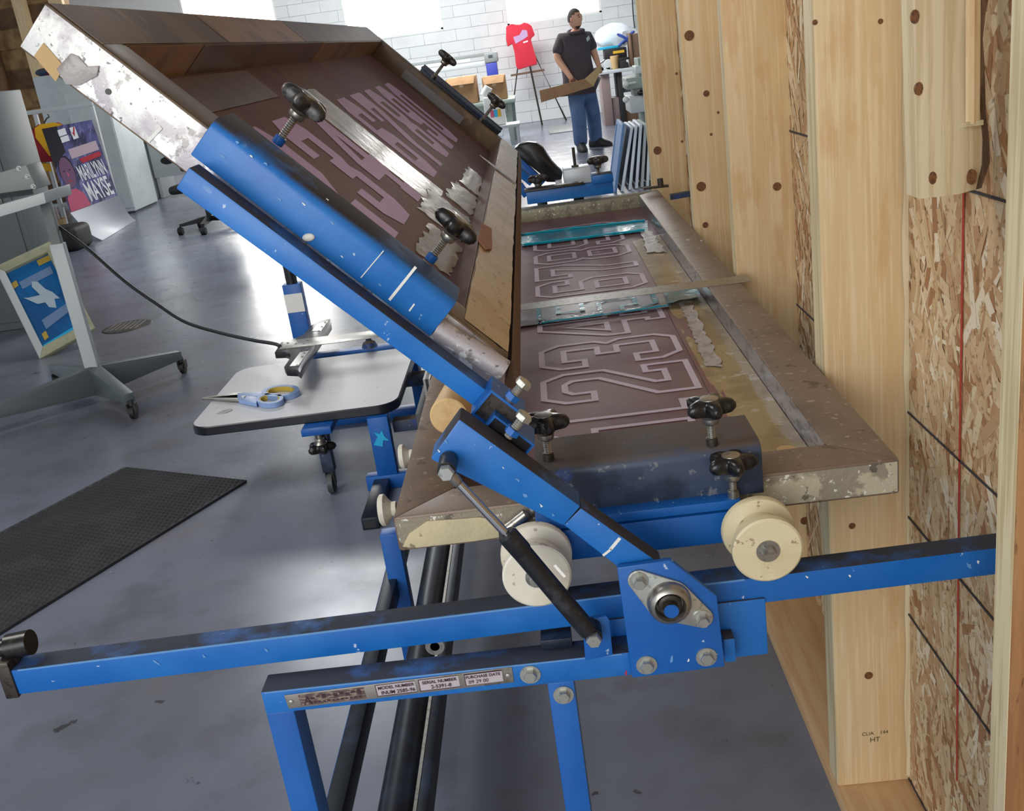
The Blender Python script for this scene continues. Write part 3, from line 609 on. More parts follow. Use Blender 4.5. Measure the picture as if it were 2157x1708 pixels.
# carriage cross members and third knob
b = NB(); box(b, (-.06, 1.206, .893), (.208, 1.250, .906)); put('carriage_top', b, 'blue_clean', press, .001)
b = NB(); box(b, (-.09, 1.21, .843), (.205, 1.248, .888)); put('carriage_bar', b, 'blue_clean', press, .002)
p0 = W(1548, 1050, Y=1.205); knob(V((p0.x, 1.215, .908)), V((p0.x, 1.215, .955)), star, nut='steel')
# rollers
def roller(c, mat, R=.0435, k=1.):
    b = NB(); lathe(b, c, YV, [(0, .012), (0, R-.0025), (.002, R), (.012, R), (.0135, R-.003), (.017, R-.012), (.046, R-.012), (.050, R-.004), (.0515, R+.002), (.053, R+.003), (.061, R+.0035), (.063, R+.002), (.063, .012)], 44); o = put('roller', b, mat, press)
    bolt(o, c, -YV, .0095, mat='steel'); 
    b = NB(); cyl(b, V(c)+YV*.05, V(c)+YV*.085, .008); put('axle', b, 'steel', o); return o
roller(W(1618, 1165, Y=1.130)+V((0, 0, .003)), 'nylon_aged'); roller(W(1131, 1215, Y=1.130), 'nylon')
def side_roller(c, R=.028):
    b = NB(); lathe(b, c, XV, [(0, .010), (0, R-.004), (.003, R), (.010, R), (.014, R-.006), (.022, .013), (.030, .013)], 28); o = put('roller', b, 'nylon', press)
    b = NB(); cyl(b, V(c)+XV*.03, V(c)+XV*.06, .006); put('axle', b, 'steel', o)
b = NB(); cyl(b, W(1062, 1118, Y=1.245), W(1108, 1082, Y=1.245), .0075); put('locating_pin', b, 'steel', press)
side_roller(W(800, 1075, Y=1.62)); side_roller(W(842, 962, Y=2.02), .026)
# depth rails under the screens, pipe, legs, cross ties
ZR = .30
b = NB(); box(b, (-.503, 1.146, ZR-.05), (-.469, 3.70, ZR)); put('base_rail', b, 'black_rail', press, .002)
b = NB(); box(b, (-.516, 1.146, ZR-.05), (-.5035, 3.70, ZR-.030)); put('rail_lip', b, 'blue_clean', press, .001)
b = NB(); cyl(b, (-.383, 1.146, ZR-.034), (-.383, 3.70, ZR-.034), .033, seg=28); put('base_pipe', b, 'black_rail', press)
b = NB(); box(b, (-.344, 1.146, ZR-.05), (-.338, 3.70, ZR)); put('rail_lip', b, 'steel', press)
b = NB(); box(b, (-.3375, 1.146, ZR-.05), (-.319, 3.70, ZR)); put('base_rail', b, 'black_rail', press, .002)
b = NB(); box(b, (-.53, 1.105, .24), (-.03, 1.145, .27)); put('cross_tie', b, 'blue_clean', press, .002)
b = NB(); box(b, (-.49, 2.22, 0), (-.445, 2.262, .42)); put('middle_leg', b, 'blue_clean', press, .002)
b = NB(); box(b, (-.24, 2.2215, .80), (.30, 2.26, .838)); put('middle_tie', b, 'black_rail', press, .002)
b = NB(); box(b, (-.05, 3.70, 0), (-.012, 3.74, .86)); put('far_leg', b, 'blue_clean', press, .002)
b = NB(); box(b, (-.52, 3.701, .24), (.0, 3.739, .30)); put('cross_tie', b, 'blue_clean', press, .002)
b = NB(); box(b, (-.10, 1.24, .80), (-.06, 3.80, .842)); put('carriage_side', b, 'black_rail', press, .002)
b = NB()
p = W(916, 1362, Y=1.45)
for k in range(4): cyl(b, p+V((0, .012*k, 0)), p+V((0, .012*k+.008, 0)), .016, seg=18)
cyl(b, p, p+V((0, .06, 0)), .008); put('caster_bracket', b, 'steel', press)
# far end: clamp, knob, black guard arm, steel saddle
b = NB(); box(b, (-.055, 3.80, .925), (.265, 3.84, .972)); lf = put('far_clamp', b, 'blue', press, .003)
b = NB(); box(b, (-.06, 3.785, .972), (.16, 3.85, .980)); put('clamp_top', b, 'dark_steel', lf, .002)
b = NB(); box(b, (.19, 3.79, .968), (.268, 3.86, 1.0)); put('clamp_end', b, 'blue', lf, .003)
p0 = W(1263, 392, Y=3.82); knob(V((p0.x, 3.82, .99)), V((p0.x, 3.82, 1.05)), star_w, scale=1.25, nut='dark_steel')
p0 = W(1135, 402, Y=3.82); knob(V((p0.x, 3.82, .97)), V((p0.x, 3.82, 1.012)), star_w, scale=1.2, nut='dark_steel')
ya = 4.15
outer = [(1083, 312), (1095, 304), (1112, 300), (1130, 302), (1145, 312), (1153, 325), (1163, 340), (1175, 353), (1186, 362), (1182, 384), (1150, 384), (1140, 368), (1120, 352), (1100, 338), (1088, 330)]
b = NB(); prism(b, [pp(x, y, ya) for x, y in outer], (0, .07, 0)); put('guard_arm', b, 'black_plastic', press, .008, 2)
b = NB(); beam(b, pp(1090, 340, ya+.02), pp(1142, 388, ya+.02), .04, .042, up=(0, 1, 0)); put('far_lift_arm', b, 'blue_clean', press, .002)
b = NB(); beam(b, pp(1093, 388, ya-.03), pp(1110, 412, ya-.03), .03, .02, up=(0, 1, 0)); put('far_arm_tube', b, 'blue_clean', press, .002)
b = NB(); q = pp(1216, 384, 4.05); box(b, (q.x-.05, 4.03, q.z-.02), (q.x+.055, 4.15, q.z+.055)); box(b, (q.x-.085, 4.02, q.z-.05), (q.x+.08, 4.16, q.z-.0205)); sd_ = put('steel_saddle', b, 'screen_alum', press, .003)
b = NB(); box(b, (q.x-.085, 4.02, q.z-.02), (q.x-.06, 4.05, q.z+.02)); box(b, (q.x+.057, 4.02, q.z-.02), (q.x+.08, 4.05, q.z+.03)); put('saddle_ear', b, 'screen_alum', sd_, .002)
b = NB(); cyl(b, (q.x, 4.09, q.z+.055), (q.x, 4.09, q.z+.13), .006); cyl(b, (q.x, 4.09, q.z+.055), (q.x, 4.09, q.z+.062), .014); put('saddle_stud', b, 'dark_steel', sd_)
b = NB(); box(b, (-.02, 4.0, .60), (.02, 4.18, .93)); box(b, (q.x-.02, 4.06, .60), (q.x+.02, 4.12, q.z-.0505)); box(b, (-.05, 3.741, .56), (.30, 4.18, .60)); put('far_bracket', b, 'black_rail', press, .002)

# ------------------------------------------------------------------ the two screens
def frame_rails(root, O, u, v, n, Wd, Ld, m, th, mats, bev=.003):
    A = lambda a, c: O+u*a+v*c
    o = [(0, 0), (Wd, 0), (Wd, Ld), (0, Ld)]; i_ = [(m, m), (Wd-m, m), (Wd-m, Ld-m), (m, Ld-m)]
    res = []
    for k in range(4):
        k2 = (k+1) % 4; b = NB(); prism(b, [A(*o[k]), A(*o[k2]), A(*i_[k2]), A(*i_[k])], n*-th); res.append(put('frame_rail', b, mats[k], root, bev))
    return res
WD, LD, MB_, TH = .685, 2.58, .077, .052
# flat screen
X0, Y0 = -.255, 1.26
fs = thing('silkscreen', 'flat silkscreen with outlined block numbers lying on the press', 'screen', (X0+WD/2, Y0+LD/2, ZT-TH))
fr = frame_rails(fs, V((X0, Y0, ZT)), XV, YV, ZV, WD, LD, MB_, TH, ['alum_top', 'alum_top', 'alum_far', 'alum_top'])
b = NB(); box(b, (X0+.003, Y0-.0008, ZT-TH+.004), (X0+WD-.003, Y0+.0006, ZT-.004)); put('rail_end_face', b, 'alum_end', fr[0], label='end face crusted with chipped paint')
pt = [W(x, y, Y=Y0-.0008) for x, y in ((848, 1150), (862, 1122), (900, 1096), (960, 1092), (1010, 1088), (1048, 1094), (1052, 1130), (1000, 1138), (930, 1146), (880, 1152))]
b = NB(); prism(b, pt, (0, -.003, 0)); put('putty_patch', b, 'putty', fr[0], .001)
for dx_, mt_ in ((.0045, 'steel'), (.0095, 'black_paint'), (.0145, 'steel')):
    b = NB(); box(b, (X0-dx_-.0022, Y0+.62, ZT-.045), (X0-dx_+.0022, Y0+LD, ZT-.004)); put('side_strip', b, mt_, fr[3])
ZM = ZT-TH+.008
b = NB(); box(b, (X0+MB_-.002, Y0+MB_-.002, ZM-.0015), (X0+WD-MB_+.002, Y0+LD-MB_+.002, ZM)); put('mesh_fabric', b, 'mesh_purple', fs)
for x_, s_ in ((X0+WD-MB_-.001, 1), (X0+MB_, -1)):
    b = NB(); box(b, (x_, Y0+MB_+.002, ZM+.001), (x_+.0012, Y0+LD-MB_-.002, ZT-.001)); put('inner_wall', b, 'inner_alum', fr[1 if s_ > 0 else 3])
for i, ch in enumerate('1234567890'):
    yc = 1.545+i*.2035; wd = .178; b = NB()
    digit_outline(b, ch, lambda x, y: V((.246-.293*y, yc+x*wd/.62, ZM+.0008)), .042)
    put('digit_outline', b, 'stencil_line', fs, smooth=False)
def film(nm, corners, z, mat, parent, wav=.0012, nu=14, nv=5, seed=1, th=.0006, rag=.0):
    rr = random.Random(seed); c = [V((x, y, z)) for x, y in corners]; g = []
    for i in range(nu+1):
        row = []
        for j in range(nv+1):
            s, t = i/nu, j/nv; p = (c[0]*(1-s)+c[1]*s)*(1-t)+(c[3]*(1-s)+c[2]*s)*t
            e = rag if j in (0, nv) or i in (0, nu) else 0
            row.append(p+V((rr.uniform(-e, e), rr.uniform(-e, e), wav*rr.random())))
        g.append(row)
    b = NB(); sheet(b, g, th, (0, 0, 1)); return put(nm, b, mat, parent)
xr = X0+WD-MB_
film('clear_tape', [(.262, 1.345), (.262, 3.15), (xr-.002, 3.2), (xr-.002, 1.345)], ZM+.0014, 'clear_tape', fs, .0008, 40, 6, 2)
film('white_film', [(.272, 1.86), (.29, 2.34), (.315, 2.30), (.30, 1.84)], ZM+.0040, 'white_film', fs, .0012, 30, 6, 3, rag=.004)
film('white_film', [(.285, 2.95), (.30, 3.28), (.335, 3.26), (.335, 2.92)], ZM+.0040, 'white_film', fs, .0012, 16, 6, 4, rag=.005)
film('brown_tape', [(.252, 1.45), (.255, 2.30), (.282, 2.24), (.275, 1.42)], ZM+.0012, 'mauve_dark', fs, .001, 10, 2, 5)
t1 = film('teal_film', [(-.085, 3.29), (.325, 3.27), (.345, 3.46), (-.085, 3.50)], ZM+.003, 'teal_film', fs, .002, 16, 5, 6)
t2 = film('grey_film', [(-.17, 2.31), (.27, 2.325), (.28, 2.45), (-.17, 2.52)], ZM+.003, 'grey_film', fs, .001, 16, 4, 7)
film('teal_film', [(.262, 2.33), (.345, 2.35), (.345, 2.46), (.268, 2.45)], ZM+.009, 'teal_film', fs, .004, 6, 4, 8, rag=.004)
def crease(pts, w, parent):
    b = NB(); rr = random.Random(len(pts)); P = smoothpath([V((x, y, ZM+.0062)) for x, y in pts], 6)
    tube(b, [p+V((0, rr.uniform(-.0015, .0015), rr.uniform(0, .001))) for p in P], [w*rr.uniform(.6, 1.3) for p in P], 6); put('film_crease', b, 'teal_edge', parent)
crease([(-.085, 3.305), (.0, 3.302), (.1, 3.298), (.2, 3.292), (.315, 3.285)], .0035, t1); crease([(-.085, 3.49), (.05, 3.485), (.2, 3.472), (.335, 3.452)], .0035, t1)
crease([(-.045, 2.312), (.06, 2.316), (.16, 2.318), (.262, 2.325)], .0022, t2)
b = NB(); digit_outline(b, '5', lambda x, y: V((.246-.293*y, 2.335+x*.16/.62, ZM+.0052)), .04); put('teal_outline', b, 'teal_film', t2, smooth=False)
film('paper_scrap', [(.325, 1.345), (.345, 1.40), (.31, 1.42), (.28, 1.36)], ZM+.012, 'cardboard_light', fs, .004, 4, 3, 9, rag=.004)
for (px_, py_, r_) in ((1450, 505, .010), (1478, 507, .006)): 
    q = W(px_, py_, Z=ZT); b = NB(); ball(b, q, r_*.6, r_, .0015); put('paint_fleck', b, 'alum_white', fr[1])
b = NB(); cyl(b, W(1392, 392, Y=3.80), W(1390, 376, Y=3.80), .011); beam(b, W(1355, 397, Y=3.80), W(1408, 391, Y=3.80), .02, .008); put('corner_stud', b, 'dark_steel', fs)
b = NB(); q = W(1440, 404, Y=3.72); beam(b, q-V((.05, 0, .012)), q+V((.035, 0, -.008)), .02, .02); put('corner_bracket', b, 'navy', fs)

# raised screen
O2 = V((-.54, 1.26, 1.613))
us = thing('silkscreen', 'tilted silkscreen with purple number stencils raised on the arm', 'screen', O2+U*WD/2+YV*LD/2)
fr2 = frame_rails(us, O2, U, YV, NU, WD, LD, MB_, .064, ['upper_frame']*4, .004)
b = NB(); obox(b, O2-YV*.0008+U*.002-NU*.061, U*(WD-.004), NU*.058, YV*.0014); fe = put('rail_end_face', b, 'alum_white', fr2[0], .0005, label='bare aluminium end face with flaking white paint')
def onface(x, y): return W(x, y, Y=1.2588)
b = NB(); prism(b, [onface(*q) for q in ((120, 145), (150, 112), (165, 118), (185, 140), (210, 138), (205, 160), (168, 180), (140, 178))], (0, -.002, 0)); put('putty_patch', b, 'white_film', fe, .0008)
b = NB(); prism(b, [onface(*q) for q in ((72, 118), (92, 90), (135, 140), (118, 172))], (0, -.0008, 0)); put('tape_scrap', b, 'cardboard_light', fe)
b = NB(); q = onface(228, 193); cyl(b, q, q-YV*.001, .0035); put('drill_hole', b, 'black_paint', fe)
b = NB(); beam(b, onface(340, 268)-YV*.0005, onface(312, 298)-YV*.0005, .004, .0008, up=(0, 1, 0)); put('paint_drip', b, 'white_paint', fe)
MO = .057
A2 = lambda a, c, k: O2+U*a+YV*c-NU*k
def q2(bm, a0, a1, v0, v1, k): addpoly(bm, [A2(a0, v0, k), A2(a1, v0, k), A2(a1, v1, k), A2(a0, v1, k)], [(0, 1, 2, 3)])
b = NB(); obox(b, A2(MB_-.002, MB_-.002, MO+.0015), U*(WD-2*MB_+.004), YV*(LD-2*MB_+.004), NU*.0015); put('mesh_fabric', b, 'mesh_brown', us)
for i, ch in enumerate('234567890'):
    b = NB(); v0 = .285+i*.215
    digit_fill(b, ch, lambda x, y: A2(.485-.28*y, v0+x*.165/.62, MO-.0006)); put('digit_stencil', b, 'stencil_grey' if i in (3,) else 'stencil_lilac', us, smooth=False)
def patch2(nm, a0, a1, v0, v1, k, mat, parent, wav=.001, nu=8, nv=8, seed=1, rag=0.):
    rr = random.Random(seed); g = []
    for i in range(nu+1):
        g.append([A2(a0+(a1-a0)*i/nu+(rr.uniform(-rag, rag) if i in (0, nu) or j in (0, nv) else 0), v0+(v1-v0)*j/nv+(rr.uniform(-rag, rag) if i in (0, nu) or j in (0, nv) else 0), k-wav*rr.random()) for j in range(nv+1)])
    b = NB(); sheet(b, g, .0005, NU); return put(nm, b, mat, parent)
for k_, (a0, a1, v0, v1) in enumerate(((.525, .60, .42, .70), (.49, .60, .74, 1.02), (.53, .605, 1.08, 1.35), (.55, .605, 1.40, 1.75), (.50, .56, .30, .40))):
    patch2('clear_tape', a0, a1, v0, v1, MO-.0008, 'white_film' if k_ == 1 else 'clear_tape', us, .0014, 9, 12, 40+k_, .008)
patch2('clear_tape', .16, .52, .88, 1.10, MO-.0007, 'clear_tape', us, .0003, 12, 5, 12, .003)
patch2('clear_tape', .15, .60, .235, .258, MO-.0007, 'clear_tape', us, .0003, 12, 3, 14, .002)
patch2('brown_tape', .085, .16, .10, .75, MO-.0015, 'mauve_tape', us, .001, 4, 10, 13)
# taped inner wall of the upper long rail: four strips
for i, (v0, v1, mt) in enumerate(((.085, .40, 'brown_tape'), (.405, .80, 'mauve_tape'), (.805, 1.40, 'mauve_tape'), (1.405, 2.49, 'brown_tape'))):
    b = NB(); obox(b, A2(MB_+.0003, v0, MO), U*(.0012+.0006*(i % 2)), YV*(v1-v0), NU*(MO-.001)); put('wall_tape', b, mt, fr2[3])
for i, (v0, v1) in enumerate(((.0, .55), (.55, 1.2), (1.2, 2.57))):
    patch2('rail_tape', .004, MB_-.002, v0+.004, v1-.004, -.0008, ('upper_frame', 'brown_tape', 'mauve_tape')[i], fr2[3], .0003, 3, 6, 20+i)
b = NB(); obox(b, A2(.20, LD-MB_-.002, MO-.006), U*.26, YV*.0018, NU*.030); put('grey_tape', b, 'grey_film', fr2[2])
# packing tape on the lower long rail, hanging hardboard strip
patch2('packing_tape', WD-MB_+.002, WD-.002, .02, LD-.02, -.001, 'packing_tape', fr2[1], .0006, 4, 50, 30, .0015)
b = NB(); p0, p1 = A2(WD, .01, 0), A2(WD, LD-.01, 0)
prism(b, [p0+V((-.012, 0, -.0405)), p0+V((.004, 0, 0)), p0+V((.010, 0, -.036)), p0+V((-.002, 0, -.046))], p1-p0); put('edge_strip', b, 'hardboard', us, .001)
b = NB(); obox(b, A2(WD-MB_-.0012, MB_, MO), U*.001, YV*(LD-2*MB_), NU*(MO-.001)); put('inner_wall', b, 'mauve_tape', fr2[1])

# ------------------------------------------------------------------ loose things on the press
b = NB(); e = [W(1101, 640, Z=ZT+.0015), W(1575, 578, Z=ZT+.0015), W(1583, 592, Z=ZT+.0015), W(1101, 653, Z=ZT+.0015)]
e[0] = e[0]+(e[0]-e[1])*.3; e[3] = e[3]+(e[3]-e[2])*.3
prism(b, e, (0, 0, -.0012)); rl = tag(put('ruler', b, 'steel', None), 'long steel straightedge laid across the flat screen', 'ruler')
dc = W(945, 880, Z=ZT+.033)
b = NB(); ds = W(945, 878, Z=ZT+.0325); de = ds+V((.075, .62, .0)); 
lathe(b, ds, de-ds, [(0, .029), (.002, .0315), ((de-ds).length, .0315)], 36); tag(put('wooden_dowel', b, 'wood_dowel', None), 'round wooden dowel resting on the flat screen frame', 'dowel')
b = NB(); a0 = A2(WD-MB_-.055, 1.62, -.0035); prism(b, [a0, a0+U*.05+YV*.03, a0+U*.12+YV*.035, a0+U*.13+YV*.02, a0+U*.05-YV*.012], NU*.0012); tag(put('putty_knife', b, 'steel', None), 'thin metal blade lying over the raised screen frame edge', 'blade')
b = NB(); a0 = A2(WD-MB_-.004, .70, -.0025); prism(b, [a0, a0+U*.022+YV*.02, a0+U*.03-YV*.16, a0+U*.018-YV*.20, a0-YV*.17], NU*.003); tag(put('leather_tab', b, 'leather', None), 'small reddish brown scrap stuck on the tan taped rail', 'scrap')

# ------------------------------------------------------------------ low platen stand left of the press
ZP = .32
st = thing('platen_stand', 'low white laminate platen on a blue stand with caster leg', 'stand', (-1.0, 3.8, 0))
px0, px1, py0, py1, rr_ = -1.40, -.615, 3.50, 4.24, .075
def rrect(x0, x1, y0, y1, r, z, n=6):
    out = []
    for cx, cy, a in ((x1-r, y1-r, 0), (x0+r, y1-r, 90), (x0+r, y0+r, 180), (x1-r, y0+r, 270)):
        out += [V((cx+r*math.cos(math.radians(a+90*i/n)), cy+r*math.sin(math.radians(a+90*i/n)), z)) for i in range(n+1)]
    return out
b = NB(); prism(b, rrect(px0+.004, px1-.004, py0+.004, py1-.004, rr_, ZP-.03), (0, 0, .0305)); put('platen_board', b, 'laminate', st)
b = NB(); o1 = rrect(px0, px1, py0, py1, rr_, 0); i1 = rrect(px0+.0045, px1-.0045, py0+.0045, py1-.0045, rr_-.003, 0); n_ = len(o1)
L4 = [[p+V((0, 0, z)) for p in l] for l, z in ((i1, ZP+.0002), (o1, ZP-.004), (o1, ZP-.032), (i1, ZP-.036))]
rings(b, L4, cap=False); rings(b, [L4[3], L4[0]], cap=False); put('edge_band', b, 'edge_band', st)
lg = W(698, 1048, Z=0)
lx, ly = lg.x, lg.y+.06
b = NB(); box(b, (lx-.055, ly-.08, ZP-.062), (lx+.055, ly+.06, ZP-.037)); put('bracket', b, 'blue_clean', st, .002)
b = NB(); box(b, (lx-.022, ly-.022, .085), (lx+.022, ly+.022, ZP-.0625)); lgo = put('leg', b, 'navy', st, .002)
b = NB(); cyl(b, (lx, ly-.05, ZP-.13), (lx, ly-.05, ZP-.0625), .012); put('knob_stem', b, 'steel', st)
knob(V((lx, ly-.05, ZP-.06)), V((lx, ly-.05, ZP-.12)), star, st, 1.6, 'dark_steel', 'black_plastic')
b = NB(); cyl(b, (lx-.010, ly-.01, .04), (lx+.010, ly-.01, .04), .04, seg=26); cs = put('caster', b, 'dark_grey', st)
b = NB()
for s_ in (-1, 1): box(b, (lx+s_*.013-.002, ly-.025, .03), (lx+s_*.013+.002, ly+.015, .09))
put('caster_fork', b, 'black_paint', cs)
b = NB(); box(b, (-.745, 3.14, .001), (-.688, 3.47, .045)); tbx = put('base_tube', b, 'black_rail', st, .002)
b = NB(); box(b, (-.737, 3.1385, .008), (-.696, 3.141, .038)); put('tube_mouth', b, 'black_paint', tbx)
b = NB(); box(b, (-.775, 3.47, .001), (-.56, 3.52, .055)); put('cross_foot', b, 'blue_clean', st, .002)
b = NB(); box(b, (-.73, 3.475, .055), (-.655, 3.52, ZP-.037)); po = put('post', b, 'blue_clean', st, .002)
b = NB(); q = W(802, 925, Y=3.472); prism(b, [q+V((x, 0, z)) for x, z in ((-.03, -.02), (-.01, .01), (-.02, .03), (.0, .02), (.01, .035), (.015, .01), (.03, -.01), (.008, -.005), (.002, -.03))], (0, .002, 0)); put('paint_splash', b, 'bright_teal', po)
b = NB(); box(b, (-.654, 3.55, .19), (-.5605, 3.60, .235)); put('side_arm', b, 'navy', st, .002)
b = NB(); box(b, (-.66, 4.05, .2), (-.5605, 4.10, .25)); put('side_arm', b, 'navy', st, .002)
b = NB(); box(b, (-.56, 3.53, 0), (-.535, 4.299, .26)); put('side_frame', b, 'dark_grey', st, .002)
b = NB(); box(b, (-1.09, 4.30, .27), (-.54, 4.35, .32)); put('back_bar', b, 'blue_clean', st, .002)
b = NB(); box(b, (-1.12, 4.245, .0), (-.60, 4.299, .04)); put('floor_bar', b, 'blue_clean', st, .002)
b = NB(); box(b, (-.66, 4.2, .04), (-.62, 4.299, ZP-.037)); put('post', b, 'blue_clean', st, .002)
q = W(780, 735, Y=4.325); b = NB(); lathe(b, (q.x, 4.325, .32), ZV, [(0, .035), (.02, .028), (.03, .012), (.05, .012), (.055, .024), (.065, .024)], 18); put('back_knob', b, 'navy', st)
# post with a white label
PYs = 4.62; pa = W(640, 715, Y=PYs); zl0, zl1, ztop = W(620, 655, Y=PYs).z, W(610, 617, Y=PYs).z, W(602, 598, Y=PYs).z
ps = thing('support_post', 'blue square post with white label and black rod on top', 'post', (pa.x, PYs, 0))
b = NB(); box(b, (pa.x-.042, PYs-.03, 0), (pa.x+.042, PYs+.03, ztop)); po = put('post_tube', b, 'blue_clean', ps, .003)
b = NB(); box(b, (pa.x-.0425, PYs-.0312, zl0), (pa.x+.0425, PYs-.0295, zl1)); put('label_band', b, 'white_paint', po)
b = NB(); cyl(b, (pa.x, PYs, ztop), (pa.x, PYs, ztop+.35), .026); put('inner_rod', b, 'black_paint', ps)
b = NB(); box(b, (pa.x-.1, PYs-.06, 0), (pa.x+.1, PYs+.06, .02)); put('foot_plate', b, 'blue_clean', ps)
# T handle with steel bar
zt = .42
th = thing('squeegee_handle', 'black cross shaped handle with riveted steel bar above the platen', 'handle', W(640, 735, Z=zt))
tw = lambda x, y, z=zt: W(x, y, Z=z)
tp = [(578, 742), (592, 720), (612, 716), (640, 704), (655, 685), (672, 676), (696, 671), (697, 682), (640, 768), (632, 784), (625, 779), (602, 778), (598, 772), (612, 752), (610, 745), (600, 741)]
b = NB(); prism(b, [tw(*p) for p in tp], (0, 0, -.028)); thb = put('cross_handle', b, 'black_plastic', th, .003)
b = NB(); e = [tw(588, 735, zt+.003), tw(594, 721, zt+.003), tw(600, 718, zt+.003), tw(835, 690, zt+.003), tw(835, 704, zt+.003), tw(700, 722, zt+.003)]
prism(b, e, (0, 0, -.0035)); put('steel_bar', b, 'steel', th, .0005)
for pl_ in ([(692, 675), (668, 683), (656, 697), (676, 697)], [(632, 742), (652, 738), (628, 770), (610, 771)]):
    b = NB(); prism(b, [tw(*p, zt+.0012) for p in pl_], (0, 0, -.001)); put('steel_inlay', b, 'zinc', thb)
for x, y in ((606, 722), (600, 733), (623, 724), (641, 724), (648, 716), (685, 679), (678, 688), (671, 697), (646, 735), (641, 743), (637, 751), (626, 769)):
    b = NB(); lathe(b, tw(x, y, zt+.003), ZV, [(0, .006), (.002, .004), (.003, .001)], 10); put('rivet', b, 'zinc', thb)
# scissors on the platen
zs = ZP+.002
sc_ = thing('scissors', 'pale blue and yellow handled scissors lying on the white platen', 'scissors', W(540, 838, Z=zs))
sw = lambda x, y, z=zs: W(x, y, Z=z)
for dy in (0, 5):
    b = NB(); prism(b, [sw(424, 837+dy*.3, zs+.012), sw(500, 826+dy, zs+.012), sw(545, 832+dy, zs+.012), sw(500, 838+dy, zs+.012)], (0, 0, -.006 if dy else -.004)); put('blade', b, 'steel', sc_, .0004)
def loop_handle(cx, cy, rx, ry, ang, stem, nm):
    pts = []
    for i in range(26):
        a = 2*math.pi*i/26; x = rx*math.cos(a); y = ry*math.sin(a); pts.append((cx+x*math.cos(ang)-y*math.sin(ang), cy+x*math.sin(ang)+y*math.cos(ang)))
    P = [sw(x, y, zs) for x, y in pts]; c = sw(cx, cy, zs)
    o_ = [c+(p-c)*1.0 for p in P]; i_ = [c+(p-c)*.74 for p in P]; b = NB(); h = V((0, 0, .020))
    rings(b, [o_, [p+h for p in o_], [p+h for p in i_], i_, o_], cap=False); hh = put('handle', b, 'scissor_blue', sc_)
    i2 = [c+(p-c)*.735 for p in P]; i3 = [c+(p-c)*.66 for p in P]; b = NB(); h2 = V((0, 0, .0185)); rings(b, [i2, [p+h2 for p in i2], [p+h2 for p in i3], i3, i2], cap=False); put('handle_lining', b, 'scissor_yellow', hh)
    b = NB(); q = [sw(x, y, zs) for x, y in stem]; prism(b, q, (0, 0, .017)); put('handle_stem', b, 'scissor_blue', hh, .002)
loop_handle(593, 832, 40, 12, -.08, [(502, 836), (502, 846), (560, 842), (565, 832)], 'a'); loop_handle(570, 849, 29, 11, -.06, [(503, 840), (504, 850), (542, 858), (545, 844)], 'b')
b = NB(); q = sw(513, 836, zs+.017); lathe(b, q, ZV, [(0, .010), (.003, .008)], 12); put('pivot_screw', b, 'zinc', sc_)
b = NB(); q = W(472, 868, Z=ZP+.0012); prism(b, [q+V((x, y, 0)) for x, y in ((-.03, -.01), (-.01, .02), (.02, .035), (.03, .01), (.01, -.015))], (0, 0, .0012)); tag(put('paper_scrap', b, 'white_film', None), 'tiny crumpled clear scrap lying beside the scissors', 'scrap')

# ------------------------------------------------------------------ floor mat
mA = W(520, 1010, Z=.012); mD = V((-.515, -1.0, 0)).normalized(); mP = V((-mD.y, mD.x, 0))
if mP.x > 0: mP = -mP
MW_, ML_ = .70, 2.0
mt = thing('floor_mat', 'black ribbed rubber anti-fatigue mat on the floor', 'mat', (mA.x, mA.y, 0))
b = NB(); obox(b, V((mA.x, mA.y, .0005)), mD*ML_, mP*MW_, (0, 0, .011)); put('mat_base', b, 'rubber_mat', mt, .003)
b = NB(); sp_ = .0225
for i in range(int(ML_/sp_)-1):
    for j in range(int(MW_/sp_)-1):
        c = V((mA.x, mA.y, .0115))+mD*(.015+i*sp_)+mP*(.015+j*sp_+(sp_/2 if i % 2 else 0)*.9); h = sp_*.42
        addpoly(b, [c-mD*h-mP*h, c+mD*h-mP*h, c+mD*h+mP*h, c-mD*h+mP*h, c+V((0, 0, .006))], [(0, 1, 4), (1, 2, 4), (2, 3, 4), (3, 0, 4)])
put('mat_studs', b, 'rubber_mat', mt, kind='stuff', smooth=False)
# drain cover in the floor
dq = W(268, 688, Z=0); dr = thing('floor_drain', 'round dark drain cover set in the grey floor', 'drain', (dq.x, dq.y, 0))
b = NB(); lathe(b, (dq.x, dq.y, .0005), ZV, [(0, .17), (.004, .165), (.004, .14)], 32); put('drain_rim', b, 'dark_steel', dr)
b = NB()
for i in range(7): box(b, (dq.x-.12+i*.035, dq.y-.11, .005), (dq.x-.105+i*.035, dq.y+.11, .009))
put('drain_grate', b, 'steel', dr)

